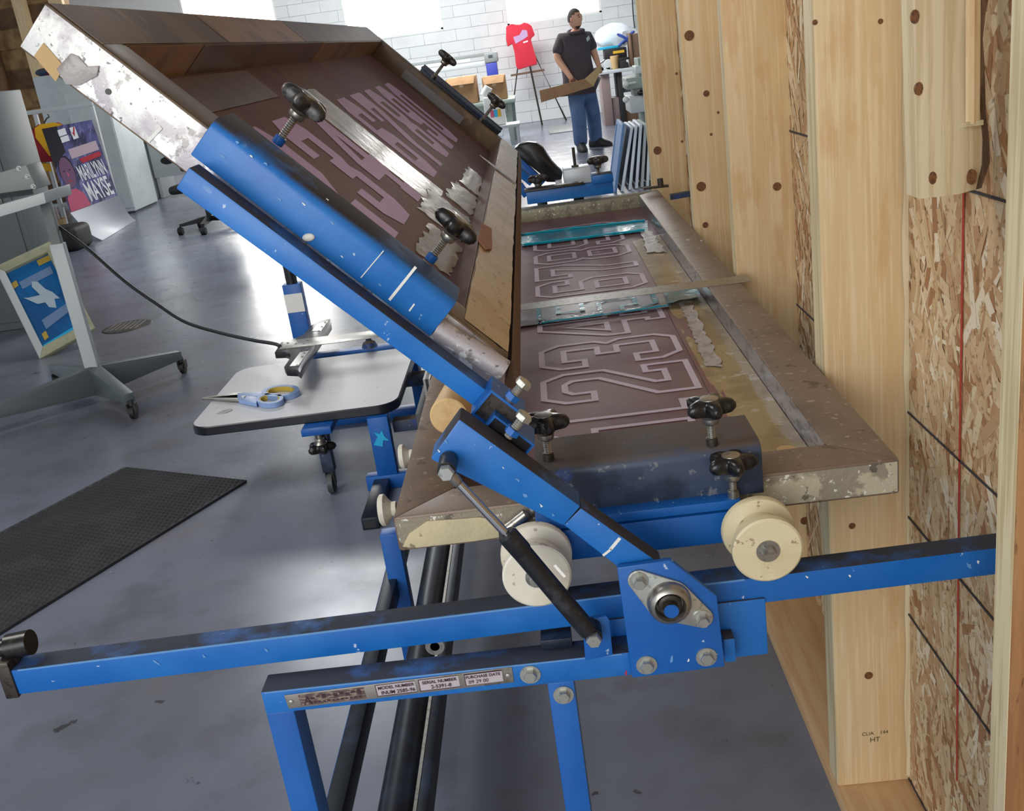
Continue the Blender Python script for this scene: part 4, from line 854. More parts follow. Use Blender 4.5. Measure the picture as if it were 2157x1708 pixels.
# ------------------------------------------------------------------ equipment stand with caster base (left)
es = thing('equipment_stand', 'grey steel equipment stand on a four-leg caster base', 'stand', (-2.44, 5.1, 0))
hub = V((-2.44, 5.08, .13)); ends = [V((-2.13, 4.72, .10)), V((-2.11, 5.44, .10)), V((-2.86, 5.50, .10)), V((-2.90, 4.70, .10))]
for i, e_ in enumerate(ends):
    d = (e_-hub); d.z = 0; b = NB(); s = V((-d.y, d.x, 0)).normalized()
    loops = []
    for t, w, h0, h1 in ((0.02, .035, .05, .20), (1.0, .026, .085, .13)): 
        c = hub+d*t; loops.append([V((c.x, c.y, h0))-s*w, V((c.x, c.y, h0))+s*w, V((c.x, c.y, h1))+s*w, V((c.x, c.y, h1))-s*w])
    rings(b, loops); lo = put('base_leg', b, 'base_grey', es, .003)
    b = NB(); cyl(b, (e_.x-.012, e_.y, .032), (e_.x+.012, e_.y, .032), .032, seg=20); ca_ = put('caster', b, 'rubber', es)
    b = NB(); box(b, (e_.x-.022, e_.y-.02, .03), (e_.x-.014, e_.y+.02, .075)); box(b, (e_.x+.014, e_.y-.02, .03), (e_.x+.022, e_.y+.02, .075)); cyl(b, (e_.x, e_.y, .068), (e_.x, e_.y, .095), .014); put('caster_fork', b, 'dark_steel', ca_)
pt_ = W(103, 515, Y=5.10)
b = NB(); box(b, (-2.475, 5.06, .19), (-2.405, 5.10, .85)); put('column', b, 'light_grey', es, .003)
b = NB(); box(b, (-2.465, 5.062, .85), (-2.415, 5.098, 1.10)); put('column_extension', b, 'grey_enamel', es, .003)
hA = W(55, 400, Y=4.95)
b = NB(); q = [W(-30, 372, Y=4.9), W(55, 347, Y=4.9), W(78, 398, Y=4.9), W(-30, 425, Y=4.9)]; prism(b, q, (0, .16, 0)); hd_ = put('head_housing', b, 'grey_enamel', es, .006)
b = NB(); q = [W(-30, 440, Y=4.86), W(92, 405, Y=4.86), W(97, 428, Y=4.86), W(-30, 466, Y=4.86)]; prism(b, q, (0, .30, 0)); put('head_beam', b, 'light_grey', es, .004)
b = NB(); q = W(40, 408, Y=4.88); box(b, (q.x-.2, 4.885, q.z-.012), (q.x+.06, 4.90, q.z+.012)); put('head_slot', b, 'black_paint', es)
for x, y in ((40, 355), (58, 372), (70, 393)): bolt(hd_, W(x, y, Y=4.9), -YV, .008)
# leaning blue screen with bird print
ls = thing('silkscreen', 'blue film silkscreen with pale bird print leaning behind the stand', 'screen', W(120, 735, Z=0))
g0, g1, g2, g3 = W(-12, 562, Y=6.62), W(105, 508, Y=6.86), W(180, 708, Y=6.42), W(86, 762, Y=6.20)
g3.z = max(g3.z, .004); g2 = g1+(g3-g0)*.98
eu = (g1-g0); ev = (g3-g0); en = eu.cross(ev).normalized()
if en.y > 0: en = -en
lp = lambda s, t, k=0: g0*(1-s)*(1-t)+g1*s*(1-t)+g2*s*t+g3*(1-s)*t+en*k
m_ = .11; inn = [(m_*1.1, m_*.8), (1-m_*1.1, m_*.8), (1-m_*1.1, 1-m_*.8), (m_*1.1, 1-m_*.8)]; out = [(0, 0), (1, 0), (1, 1), (0, 1)]
for k in range(4):
    k2 = (k+1) % 4; b = NB(); prism(b, [lp(*out[k]), lp(*out[k2]), lp(*inn[k2]), lp(*inn[k])], en*-.04); put('frame_rail', b, 'frame_cream' if k != 3 else 'light_grey', ls, .002)
b = NB(); prism(b, [lp(*p, -.03) for p in inn], en*-.002); put('mesh_fabric', b, 'teal_screen', ls)
def lq(pts, mat, nm, k=-.028): 
    b = NB(); prism(b, [lp(*p, k) for p in pts], en*-.0012); put(nm, b, mat, ls)
lq([(.12, .88), (.88, .86), (.88, .92), (.12, .94)], 'bright_teal', 'teal_strip')
lq([(.25, .22), (.82, .21), (.82, .29), (.25, .30)], 'screen_print', 'print_bar'); lq([(.30, .66), (.86, .62), (.86, .70), (.30, .76)], 'screen_print', 'print_bar')
lq([(.2, .38), (.26, .40), (.38, .42), (.46, .43), (.40, .32), (.44, .27), (.52, .30), (.58, .40), (.66, .46), (.72, .55), (.64, .53), (.60, .62), (.50, .58), (.48, .52), (.36, .50)], 'print_pale', 'bird_print', -.0275)
lq([(.13, .20), (.22, .19), (.22, .25), (.13, .26)], 'tape_yellow', 'tape_square', -.027); lq([(.66, .10), (.88, .10), (.88, .16), (.66, .16)], 'tape_yellow', 'tape_square', -.027); lq([(.2, .78), (.28, .77), (.28, .84), (.2, .85)], 'tape_yellow', 'tape_square', -.027)
# power cable from the stand to the platen
cp = [W(102, 462, Y=5.12), W(180, 520, Y=5.05), W(260, 590, Y=4.95), W(330, 640, Y=4.85), W(390, 678, Y=4.75), W(460, 700, Y=4.65), W(530, 716, Y=4.45), W(578, 724, Y=4.28), W(590, 730, Y=4.13)]
b = NB(); tube(b, smoothpath(cp, 7), .0085, 8); tag(put('power_cable', b, 'cable', None), 'black power cable sagging across the floor from the stand', 'cable')

# ------------------------------------------------------------------ left background: rack, jersey, poster, cabinets, chair
wl = NB(); box(wl, (-12, 17.0, 0), (-7.0, 17.2, 4.2)); wall_left = put('wall_left', wl, 'wood_old', kind='structure'); wall_left['label'] = 'timber partition with open framing in the far left corner'
for i in range(12):
    b = NB(); box(b, (-9.6, 16.975, .3*i+.01), (-7.01, 16.999, .3*i+.29)); put('board', b, 'wood_old' if i % 3 else 'wood_dark', wall_left)
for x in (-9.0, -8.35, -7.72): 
    b = NB(); box(b, (x, 16.80, 0), (x+.16, 16.974, 4.1)); put('stud', b, 'wood_dark' if x < -8 else 'wood_stud', wall_left)
b = NB(); box(b, (-7.2, 16.9, 0), (-6.99, 17.0, 4.1)); put('stud', b, 'wood_stud', wall_left)
rk = thing('garment_rack', 'cream metal garment rack behind the campaign poster', 'rack', (-5.6, 12.5, 0))
b = NB(); beam(b, (-6.3, 12.5, 1.455), (-5.12, 12.5, 1.455), .05, .05); put('top_bar', b, 'light_grey', rk, .004)
for x in (-6.28, -5.83, -5.14): 
    b = NB(); beam(b, (x, 12.5, 0), (x, 12.5, 1.43), .045, .045); put('upright', b, 'light_grey', rk, .004)
b = NB(); beam(b, (-6.28, 12.5, .35), (-5.16, 12.5, .35), .04, .04); put('lower_bar', b, 'light_grey', rk, .004)
js = thing('jersey', 'red and yellow jersey hanging from the garment rack', 'shirt', (-5.72, 12.47, .6))
def flat(name, pts, Y_, th_, mat, parent, bev=.01):
    b = NB(); prism(b, [W(x, y, Y=Y_) for x, y in pts], (0, th_, 0)); return put(name, b, mat, parent, bev)
jr = flat('body', [(68, 272), (80, 262), (100, 268), (118, 258), (130, 264), (140, 300), (138, 340), (64, 342), (62, 300)], 12.40, .07, 'red_dark', js)
flat('shoulder_panel', [(72, 270), (84, 262), (112, 258), (130, 262), (122, 270), (104, 276), (90, 274), (98, 300), (112, 325), (104, 330), (88, 308), (74, 290)], 12.385, .02, 'yellow_cloth', jr)
flat('hem_panel', [(86, 344), (104, 344), (108, 362), (92, 360)], 12.42, .02, 'yellow_cloth', jr)
b = NB(); tube(b, smoothpath([W(92, 262, Y=12.43), W(98, 250, Y=12.45), W(104, 246, Y=12.5), W(100, 240, Y=12.5)], 5), .008, 6); put('hanger', b, 'dark_steel', js)
# campaign poster: leaning sheet, curled foot
pq = thing('campaign_poster', 'tall campaign poster reading MARILYNN MAYSE with a foot whitened by painted glare', 'poster', (-5.1, 11.7, 0))
ptl, ptr, pml, pmr = W(88, 272, Y=12.1), W(193, 252, Y=12.35), W(148, 448, Y=11.62), W(248, 412, Y=11.9)
pbl, pbr = W(216, 506, Z=.004), W(286, 464, Z=.004)
pn = (ptr-ptl).cross(pml-ptl).normalized()
if pn.y > 0: pn = -pn
pf = lambda s, t, k=0: (ptl*(1-s)+ptr*s)*(1-t)+(pml*(1-s)+pmr*s)*t+pn*k
b = NB(); sheet(b, [[pf(i/6, j/6) for i in range(7)] for j in range(7)], .006, pn); put('printed_sheet', b, 'poster_blue', pq)
foot = []
for j in range(9):
    t = j/8; a = pml*(1-t)+pbl*t; c = pmr*(1-t)+pbr*t; sg = .10*math.sin(math.pi*t); foot.append([a*(1-i/6)+c*(i/6)-V((0, 0, sg*.6)) for i in range(7)])
for row in foot:
    for p in row: p.z = max(p.z, .004)
b = NB(); sheet(b, foot, .005, pn); put('curled_foot', b, 'poster_white', pq)  # white colour stands for the window glare on the curl
def pq_(pts, mat, nm, k=.004): 
    b = NB(); prism(b, [pf(s, t, k) for s, t in pts], pn*.001); return put(nm, b, mat, pq)
pq_([(0, 0), (.30, 0), (.30, .32), (.10, .40), (0, .5)], 'poster_dark', 'dark_corner', .002)
face = [(.20+.135*math.cos(a*.3142), .56+.185*math.sin(a*.3142)) for a in range(20)]
pq_([(.05, .56), (.08, .42), (.14, .36), (.26, .36), (.33, .42), (.35, .56), (.32, .62), (.08, .62)], 'poster_dark', 'portrait_hair', .003)
fc = pq_(face, 'poster_skin', 'portrait_face', .005)
pq_([(.02, 1), (.04, .84), (.14, .76), (.26, .76), (.38, .84), (.44, 1)], 'poster_pink', 'portrait_shirt', .0045)
for ex in (.145, .255): pq_([(ex-.022, .535), (ex, .525), (ex+.022, .535), (ex, .547)], 'poster_dark', 'portrait_eye', .0065)
pq_([(.16, .66), (.20, .652), (.24, .66), (.20, .672)], 'poster_red', 'portrait_mouth', .0065); pq_([(.19, .56), (.21, .56), (.216, .61), (.184, .61)], 'poster_pink', 'portrait_nose', .0062)
pq_([(.28, .05), (.44, .04), (.44, .12), (.28, .13)], 'poster_white', 'print_bar'); pq_([(.29, .14), (.45, .13), (.45, .20), (.29, .21)], 'poster_white', 'print_bar')
pq_([(.52, .05), (.63, .045), (.64, .19), (.53, .20)], 'poster_white', 'logo_box'); pq_([(.535, .10), (.56, .12), (.60, .05), (.625, .05), (.57, .17)], 'poster_red', 'logo_mark', .006)
pq_([(.36, .30), (.94, .27), (.95, .39), (.37, .42)], 'poster_rose', 'print_bar'); pq_([(.50, .44), (.95, .41), (.95, .47), (.55, .50)], 'poster_red', 'colour_band', .0035)
def ptext(t, s, v, size, wide):
    b = NB(); xd = (pf(1, v)-pf(0, v)); yd = pf(s, v-.1)-pf(s, v); xd.normalize(); yd = (yd-xd*yd.dot(xd)).normalized()
    b2 = NB(); text_bm(b2, t, (0, 0, 0), (1, 0, 0), (0, 1, 0), 1, bold=.02); mx = max(v_.co.x for v_ in b2.verts)
    o_ = pf(s, v, .007); k = wide*(pf(1, v)-pf(0, v)).length/mx
    for v_ in b2.verts: v_.co = o_+xd*v_.co.x*k+yd*v_.co.y*size
    put('lettering', b2, 'poster_white', pq, smooth=False); b.free()
ptext('MARILYNN', .42, .70, .27, .54); ptext('MAYSE', .46, .96, .34, .50)
# white cabinet behind the poster
cbt = thing('white_cabinet', 'tall pale enamel cabinet standing behind the poster', 'cabinet', (-5.3, 14.2, 0))
ca0 = W(285, 450, Z=0); ca1 = W(335, 428, Z=0)
b = NB(); box(b, (-5.98, 13.75, .03), (-5.43, 14.65, 1.62)); put('body', b, 'white_enamel', cbt, .01)
b = NB(); box(b, (-5.97, 13.735, .08), (-5.44, 13.749, 1.60)); dd = put('door', b, 'white_enamel', cbt, .005)
b = NB(); box(b, (-5.92, 13.71, .9), (-5.90, 13.735, 1.15)); put('handle', b, 'light_grey', dd, .003)
b = NB(); box(b, (-5.96, 13.78, 0), (-5.45, 14.62, .03)); put('plinth', b, 'dark_grey', cbt)
wc = thing('wall_cupboard', 'white cupboard behind the garment rack', 'cupboard', (-6.3, 15.1, 0))
b = NB(); a, c = W(75, 190, Y=14.9), W(205, 160, Y=14.9); box(b, (a.x, 14.9, 0), (c.x+.3, 15.5, 1.9)); put('body', b, 'white_enamel', wc, .01)
for k in range(2):
    b = NB(); xm = (a.x+c.x+.3)/2; box(b, ((a.x+.01) if k == 0 else xm+.005, 14.88, .08), ((xm-.005) if k == 0 else c.x+.29, 14.899, 1.88)); put('door', b, 'white_enamel', wc, .004)
b = NB(); q = W(97, 176, Y=15.1); ball(b, (q.x, 15.15, 1.9+.055), .13, .11, .055, 16); cpo = tag(put('cap', b, 'navy', None), 'dark blue cap lying on top of the white cupboard', 'cap')
b = NB(); prism(b, [V((q.x+.06, 15.02, 1.905)), V((q.x+.2, 15.0, 1.905)), V((q.x+.18, 15.12, 1.905)), V((q.x+.06, 15.15, 1.905))], (0, 0, .012)); put('brim', b, 'red_dark', cpo, .003)
gc = thing('grey_locker', 'grey metal locker at the left edge of the room', 'locker', (-3.75, 7.4, 0))
b = NB(); q = W(22, 345, Y=7.2); box(b, (-4.6, 7.2, .0), (q.x-.02, 7.7, 1.64)); put('body', b, 'locker_grey', gc, .01)
b = NB(); box(b, (-4.55, 7.185, .06), (q.x-.06, 7.199, 1.60)); dd = put('door', b, 'locker_grey', gc, .004)
b = NB(); box(b, (q.x-.14, 7.165, .9), (q.x-.12, 7.185, 1.05)); put('handle', b, 'steel', dd, .003)
# work bench on wheels left of the leaning screen
wb = thing('rolling_bench', 'dark rolling bench with pale legs at the left edge', 'bench', (-5.0, 8.3, 0))
b = NB(); box(b, (-6.0, 8.0, .86), (-4.45, 8.8, .90)); put('bench_top', b, 'light_grey', wb, .004)
for x, y in ((-4.55, 8.06), (-4.55, 8.72), (-5.2, 8.06)):
    b = NB(); box(b, (x-.04, y-.03, .10), (x+.04, y+.03, .86)); put('leg', b, 'light_grey', wb, .003)
    b = NB(); cyl(b, (x-.015, y, .05), (x+.015, y, .05), .05, seg=20); put('caster', b, 'rubber', wb)
b = NB(); box(b, (-5.8, 8.05, .42), (-4.6, 8.7, .45)); put('shelf', b, 'grey_enamel', wb)
b = NB(); box(b, (-5.3, 8.1, .62), (-4.68, 8.5, .859)); put('drawer_unit', b, 'white_paint', wb, .004)
cbx = NB(); box(cbx, (-5.25, 8.08, .4515), (-4.65, 8.6, .60)); tag(put('cardboard_box', cbx, 'box_dark', None, .003), 'flat brown carton on the shelf of the rolling bench', 'box')
bk = thing('ink_tub', 'cream plastic tub on the floor beside the poster', 'tub', (-4.75, 10.2, 0))
q = W(122, 505, Z=0); b = NB(); lathe(b, (q.x, q.y, .002), ZV, [(0, .12), (.22, .15), (.235, .155), (.235, .14), (.03, .11)], 24); put('bucket', b, 'cardboard_light', bk)
b = NB(); lathe(b, (q.x, q.y, .21), ZV, [(0, .09), (.16, .085), (.17, .05)], 18); put('jar', b, 'glass_jar', bk)
b = NB(); q2_ = W(145, 470, Y=11.0); box(b, (q2_.x-.28, 10.85, .0), (q2_.x+.1, 11.3, .26)); tag(put('floor_bag', b, 'black_clutter', None, .06, 3), 'dark soft bag slumped under the poster', 'bag')
# office chair and desk edge
ch = thing('office_chair', 'black swivel chair on star base with casters', 'chair', (-3.62, 11.1, 0))
cc_ = V((-3.62, 11.15, 0))
b = NB(); cyl(b, cc_+ZV*.10, cc_+ZV*.44, .03); put('gas_column', b, 'black_paint', ch)
for i in range(5):
    a = math.radians(200+72*i); e_ = cc_+V((.33*math.cos(a), .33*math.sin(a), .10)); b = NB(); d = (e_-cc_); s = V((-d.y, d.x, 0)).normalized()
    rings(b, [[V((cc_.x, cc_.y, .10))+s*.03, V((cc_.x, cc_.y, .10))-s*.03, V((cc_.x, cc_.y, .16))-s*.03, V((cc_.x, cc_.y, .16))+s*.03], [V((e_.x, e_.y, .085))+s*.02, V((e_.x, e_.y, .085))-s*.02, V((e_.x, e_.y, .115))-s*.02, V((e_.x, e_.y, .115))+s*.02]]); put('base_arm', b, 'black_paint', ch)
    b = NB(); cyl(b, (e_.x-.025, e_.y, .04), (e_.x+.025, e_.y, .04), .04, seg=18); cyl(b, (e_.x, e_.y, .045), (e_.x, e_.y, .09), .01); put('caster', b, 'rubber', ch)
b = NB(); box(b, (-3.92, 10.9, .44), (-3.38, 11.42, .53)); put('seat', b, 'black_clutter', ch, .04, 3)
b = NB(); box(b, (-3.93, 11.44, .62), (-3.40, 11.52, 1.05)); put('backrest', b, 'black_clutter', ch, .05, 3)
b = NB(); box(b, (-3.69, 11.40, .48), (-3.60, 11.46, .70)); put('back_bracket', b, 'black_paint', ch, .01)
dk = thing('desk', 'pale grey desk with a cable hole behind the chair', 'desk', (-4.8, 15.5, 0))
dx0, dx1 = W(318, 340, Y=15.2).x, W(470, 330, Y=15.2).x
b = NB(); box(b, (dx0-.05, 15.15, .86), (dx1, 15.9, .90)); put('desk_top', b, 'light_grey', dk, .006)
b = NB(); box(b, (dx0, 15.2, .30), (dx1-.05, 15.23, .86)); pnl = put('front_panel', b, 'light_grey', dk, .004)
b = NB(); q = W(352, 338, Y=15.195); prism(b, [q+V((.10*math.cos(i*.4488), 0, .055*math.sin(i*.4488))) for i in range(14)], (0, .008, 0)); put('cable_hole', b, 'black_paint', pnl)
for x in (dx0, dx1-.1):
    b = NB(); box(b, (x, 15.24, 0), (x+.05, 15.85, .86)); put('leg', b, 'light_grey', dk, .004)

# ------------------------------------------------------------------ far background
# work table with cartons
tb = thing('work_table', 'grey green steel table under the cardboard cartons', 'table', (-1.2, 16.4, 0))
b = NB(); box(b, (-2.4, 16.0, .62), (-.22, 17.0, .68)); put('table_top', b, 'grey_green', tb, .006)
for x, y in ((-.34, 16.06), (-.30, 16.94), (-2.3, 16.06), (-2.3, 16.94)):
    b = NB(); prism(b, [V((x-.02, y, 0)), V((x+.04, y, 0)), V((x+.06, y, .62)), V((x-.06, y, .62))], (0, .05, 0)); put('leg', b, 'grey_green', tb, .004)
b = NB(); box(b, (-2.3, 16.03, .50), (-.36, 16.05, .62)); put('apron', b, 'grey_green', tb, .003)
def carton(pxa, pya, pxb, pyb, Y_, dep, label):
    a, c = W(pxa, pya, Y=Y_), W(pxb, pyb, Y=Y_); x0, x1 = a.x, c.x; z0, z1 = .683, a.z
    t = thing('cardboard_carton', label, 'carton', ((x0+x1)/2, Y_+dep/2, z0), 'cartons on the far work table')
    b = NB(); box(b, (x0, Y_, z0), (x1, Y_+dep, z1)); put('body', b, 'cardboard', t, .01)
    b = NB(); box(b, ((x0+x1)/2-.03, Y_-.003, z1-.14), ((x0+x1)/2+.03, Y_-.0005, z1+.002)); put('tape', b, 'packing_tape', t)
    b = NB(); prism(b, [V((x0+.01, Y_, z1)), V((x1-.01, Y_, z1)), V((x1-.03, Y_-.06, z1-.10)), V((x0+.03, Y_-.06, z1-.10))], (0, .008, .004)); put('flap', b, 'cardboard', t); return t
carton(938, 168, 1008, 215, 16.12, .6, 'larger brown carton further from the easel on the far table'); carton(1014, 164, 1070, 212, 16.12, .55, 'smaller brown carton at the easel end of the far table')
b = NB(); q = W(1010, 190, Y=16.6); cyl(b, (q.x+.0, 16.05, .69), (q.x-.06, 16.08, 1.14), .035, seg=16); 
b.free()
jug = thing('ink_jug', 'white plastic jug with colour swatches beside the raised clamp', 'jug', (-.62, 14.9, 0))
q = W(1040, 245, Y=14.9); b = NB(); prism(b, [V((q.x-.12, 14.9, .40)), V((q.x+.16, 14.9, .40)), V((q.x+.16, 14.9, .62)), V((q.x-.02, 14.9, .80)), V((q.x-.12, 14.9, .80))], (0, .22, 0)); put('body', b, 'white_paint', jug, .02)
b = NB(); cyl(b, (q.x-.10, 15.0, .82), (q.x-.02, 15.0, .93), .06); put('spout', b, 'white_paint', jug)
for i, c in enumerate(('poster_pink', 'bright_teal', 'label_yellow')):
    b = NB(); prism(b, [V((q.x-.04+.05*i, 14.897, .52)), V((q.x+.01+.05*i, 14.897, .52)), V((q.x+.01+.05*i, 14.897, .62)), V((q.x-.04+.05*i, 14.897, .62))], (0, .002, 0)); put('swatch', b, c, jug)
b = NB(); box(b, (q.x-.3, 14.8, .36), (q.x+.35, 15.3, .399)); box(b, (q.x-.28, 14.82, 0), (q.x-.24, 14.86, .36)); box(b, (q.x+.29, 14.82, 0), (q.x+.33, 14.86, .36)); box(b, (q.x+.29, 15.24, 0), (q.x+.33, 15.28, .36)); box(b, (q.x-.28, 15.24, 0), (q.x-.24, 15.28, .36)); tag(put('low_stool', b, 'light_grey', None, .004), 'low pale stool carrying the white ink jug', 'stool')
# wide format plotter
pl = thing('plotter', 'wide grey plotter with a blue end housing under the window', 'plotter', (-1.1, 18.0, 0))
b = NB(); box(b, (-2.6, 17.8, 1.16), (-.62, 18.3, 1.24)); put('bed', b, 'light_grey', pl, .01)
b = NB(); box(b, (-2.6, 18.0, 1.31), (-.55, 18.12, 1.37)); put('gantry', b, 'grey_enamel', pl, .01)
b = NB(); box(b, (-2.6, 17.96, 1.26), (-.9, 17.999, 1.31)); put('glass_cover', b, 'white_enamel', pl, .004)
b = NB(); box(b, (-.66, 17.75, 1.20), (-.44, 18.25, 1.36)); eh = put('end_housing', b, 'grey_enamel', pl, .02)
b = NB(); box(b, (-.65, 17.76, .84), (-.47, 18.2, 1.199)); put('end_panel', b, 'plastic_blue', pl, .015)
b = NB(); box(b, (-.59, 17.742, 1.28), (-.52, 17.749, 1.32)); put('display', b, 'dark_grey', eh)
for x in (-2.5, -.62):
    b = NB(); box(b, (x, 17.9, 0), (x+.10, 18.1, 1.16 if x < -1 else .839)); put('leg', b, 'light_grey', pl, .01)
b = NB(); box(b, (-2.4, 17.98, .2), (-.62, 18.02, .26)); put('stretcher', b, 'light_grey', pl, .004)
# easel and red shirt
ez = thing('easel', 'dark metal tripod easel against the white wall', 'easel', (.05, 19.5, 0))
ey = 19.45
L1 = [(W(1079, 110, Y=ey), W(1076, 222, Y=ey-.1)), (W(1108, 120, Y=ey-.05), W(1138, 246, Y=ey-.35)), (W(1124, 105, Y=ey), W(1183, 232, Y=ey-.1))]
top = V((.03, ey, 1.62))
for i, (a, c) in enumerate(L1):
    c = a+(c-a)*((a.z-.0)/(a.z-c.z)); b = NB(); tube(b, [top+(a-top)*.1, c], .018, 8); put('leg', b, 'dark_steel', ez)
b = NB(); beam(b, W(1076, 159, Y=ey-.06), W(1147, 147, Y=ey-.06), .03, .035); put('ledge', b, 'hardboard', ez, .004)
sh = thing('red_shirt', 'red printed t-shirt draped over the easel', 'shirt', (.0, 19.38, .95))
spts = [(1066, 56), (1078, 50), (1088, 52), (1096, 52), (1104, 47), (1112, 49), (1120, 54), (1127, 74), (1122, 78), (1118, 82), (1123, 100), (1131, 128), (1131, 136), (1112, 141), (1092, 147), (1087, 140), (1084, 112), (1079, 92), (1074, 96), (1069, 99), (1066, 82)]
so = flat('shirt_body', spts, 19.30, .09, 'red_cloth', sh, .02)
flat('chest_print', [(1081, 78), (1094, 74), (1100, 63), (1110, 64), (1112, 76), (1104, 82), (1086, 92)], 19.296, .006, 'print_lilac', so, 0); flat('print_line', [(1102, 88), (1112, 85), (1112, 88), (1102, 91)], 19.296, .006, 'poster_white', so, 0)
# wall cable and floor mat under the man
b = NB(); tube(b, smoothpath([W(1331, -40, Y=19.93), W(1333, 20, Y=19.93), W(1337, 60, Y=19.93)], 6), .012, 6); tag(put('wall_cable', b, 'cable', None), 'dark cable hanging down the white wall near the studs', 'cable')
b = NB(); q = W(1160, 282, Z=0); box(b, (q.x-.02, 17.0, .0005), (q.x+.78, 18.3, .012)); tag(put('entry_mat', b, 'locker_grey', None, .003), 'grey floor mat behind the standing man', 'mat')
# cluttered counter on the right
cn = thing('counter', 'dark counter with open shelves at the far right', 'counter', (1.5, 17.4, 0))
b = NB(); box(b, (1.14, 17.0, .80), (2.6, 17.8, .85)); put('counter_top', b, 'light_grey', cn, .006)
for x0, x1, m in ((1.16, 1.30, 'glass_jar'), (1.42, 1.50, 'black_clutter'), (1.86, 1.92, 'black_clutter')):
    b = NB(); box(b, (x0, 17.05, 0), (x1, 17.7, .799)); put('side_panel', b, m, cn, .004)
b = NB(); box(b, (1.3005, 17.1, .0), (1.419, 17.6, .42)); put('drawer', b, 'glass_jar', cn, .004)
b = NB(); box(b, (1.501, 17.1, .02), (1.859, 17.6, .40)); put('cupboard_door', b, 'hardboard', cn, .004)
b = NB(); box(b, (1.501, 17.08, .48), (1.859, 17.6, .66)); put('drawer', b, 'dark_grey', cn, .004)
clut = [('stapler', 'black_clutter', 1260, 158, .10, .08, 'small black stapler at the near corner of the counter', 'stapler'), ('tape_gun', 'light_grey', 1285, 160, .09, .12, 'grey tape gun lying on the far counter', 'tape gun'), ('tumbler', 'cardboard_light', 1297, 152, .08, .15, 'tan paper cup standing on the far counter', 'cup'), ('desk_phone', 'black_clutter', 1316, 158, .12, .14, 'black desk phone beside the tan cup on the counter', 'phone')]
for k, (nm, mt_, x, y, w, h, lb, ct) in enumerate(clut):
    c = W(x, y, Y=17.2); b = NB()
    if nm == 'tumbler': lathe(b, (c.x, 17.2, .8515), ZV, [(0, .05), (h+.05, .07), (h+.052, .06)], 16)
    elif nm == 'tape_gun': lathe(b, (c.x, 17.2, .935), (0, 1, 0), [(0, .08), (.05, .08), (.05, .05)], 16); box(b, (c.x-.13, 17.2, .852), (c.x+.02, 17.25, .89))
    elif nm == 'stapler': prism(b, [V((c.x-.1, 17.2, .852)), V((c.x+.1, 17.2, .852)), V((c.x+.1, 17.2, .89)), V((c.x+.04, 17.2, .93)), V((c.x-.1, 17.2, .90))], (0, .05, 0))
    else: prism(b, [V((c.x-.07, 17.05, .852)), V((c.x+.07, 17.05, .852)), V((c.x+.06, 17.05, .93)), V((c.x-.06, 17.05, .97))], (0, .14, 0)); box(b, (c.x-.08, 17.07, .972), (c.x+.08, 17.12, 1.01))
    tag(put(nm, b, mt_, None, .004), lb, ct)
b = NB(); p = W(1295, 128, Y=17.35); box(b, (p.x-.16, 17.3, .999), (p.x+.20, 17.6, 1.16)); prb = thing('printer', 'black desktop printer with yellow label on the counter', 'printer', (p.x, 17.4, .86)); put('body', b, 'black_clutter', prb, .015)
b = NB(); box(b, (p.x-.02, 17.294, 1.08), (p.x+.16, 17.2995, 1.12)); put('yellow_label', b, 'label_yellow', prb); b = NB(); box(b, (p.x-.04, 17.294, 1.02), (p.x+.06, 17.2995, 1.045)); put('white_label', b, 'white_paint', prb)
b = NB(); box(b, (p.x-.14, 17.32, .852), (p.x+.18, 17.6, .998)); put('paper_tray', b, 'dark_grey', prb, .006)
b = NB(); prism(b, [V((p.x-.3, 17.3, .92)), V((p.x-.14, 17.3, 1.0)), V((p.x-.14, 17.3, 1.02)), V((p.x-.3, 17.3, .94))], (0, .2, 0)); put('output_tray', b, 'dark_grey', prb, .003)
b = NB(); q = W(1275, 95, Y=17.35); box(b, (q.x-.12, 17.32, 1.162), (q.x+.22, 17.55, 1.20)); tag(put('cyan_folder', b, 'cyan', None, .004), 'cyan folder lying on top of the black printer', 'folder')
bg = thing('plastic_bag', 'white plastic bag with blue straps heaped above the printer', 'bag', (p.x+.2, 17.5, 1.2))
b = NB(); rrr = random.Random(5); bmesh.ops.create_icosphere(b, subdivisions=3, radius=1, matrix=Matrix.Translation((p.x+.06, 17.72, 1.345)) @ Matrix.Diagonal((.32, .14, .20, 1)))
for v in b.verts: v.co += V((rrr.uniform(-.015, .015), rrr.uniform(-.015, .015), rrr.uniform(-.006, .008)))
put('body', b, 'bag_white', bg)
for (x0, y0, x1, y1) in ((1300, 72, 1330, 92), (1336, 66, 1312, 92), (1303, 98, 1322, 84)):
    b = NB(); tube(b, smoothpath([W(x0, y0, Y=17.33), W((x0+x1)/2, (y0+y1)/2-3, Y=17.31), W(x1, y1, Y=17.33)], 5), .022, 8); put('strap', b, 'bag_blue', bg)
b = NB(); q = W(1342, 150, Y=17.1); box(b, (q.x-.08, 17.02, .8515), (q.x-.05, 17.5, 1.36)); box(b, (q.x-.049, 17.04, .8515), (q.x+.3, 17.5, 1.34)); tag(put('pin_board', b, 'hardboard', None, .006), 'brown board panel standing at the right end of the counter', 'board')
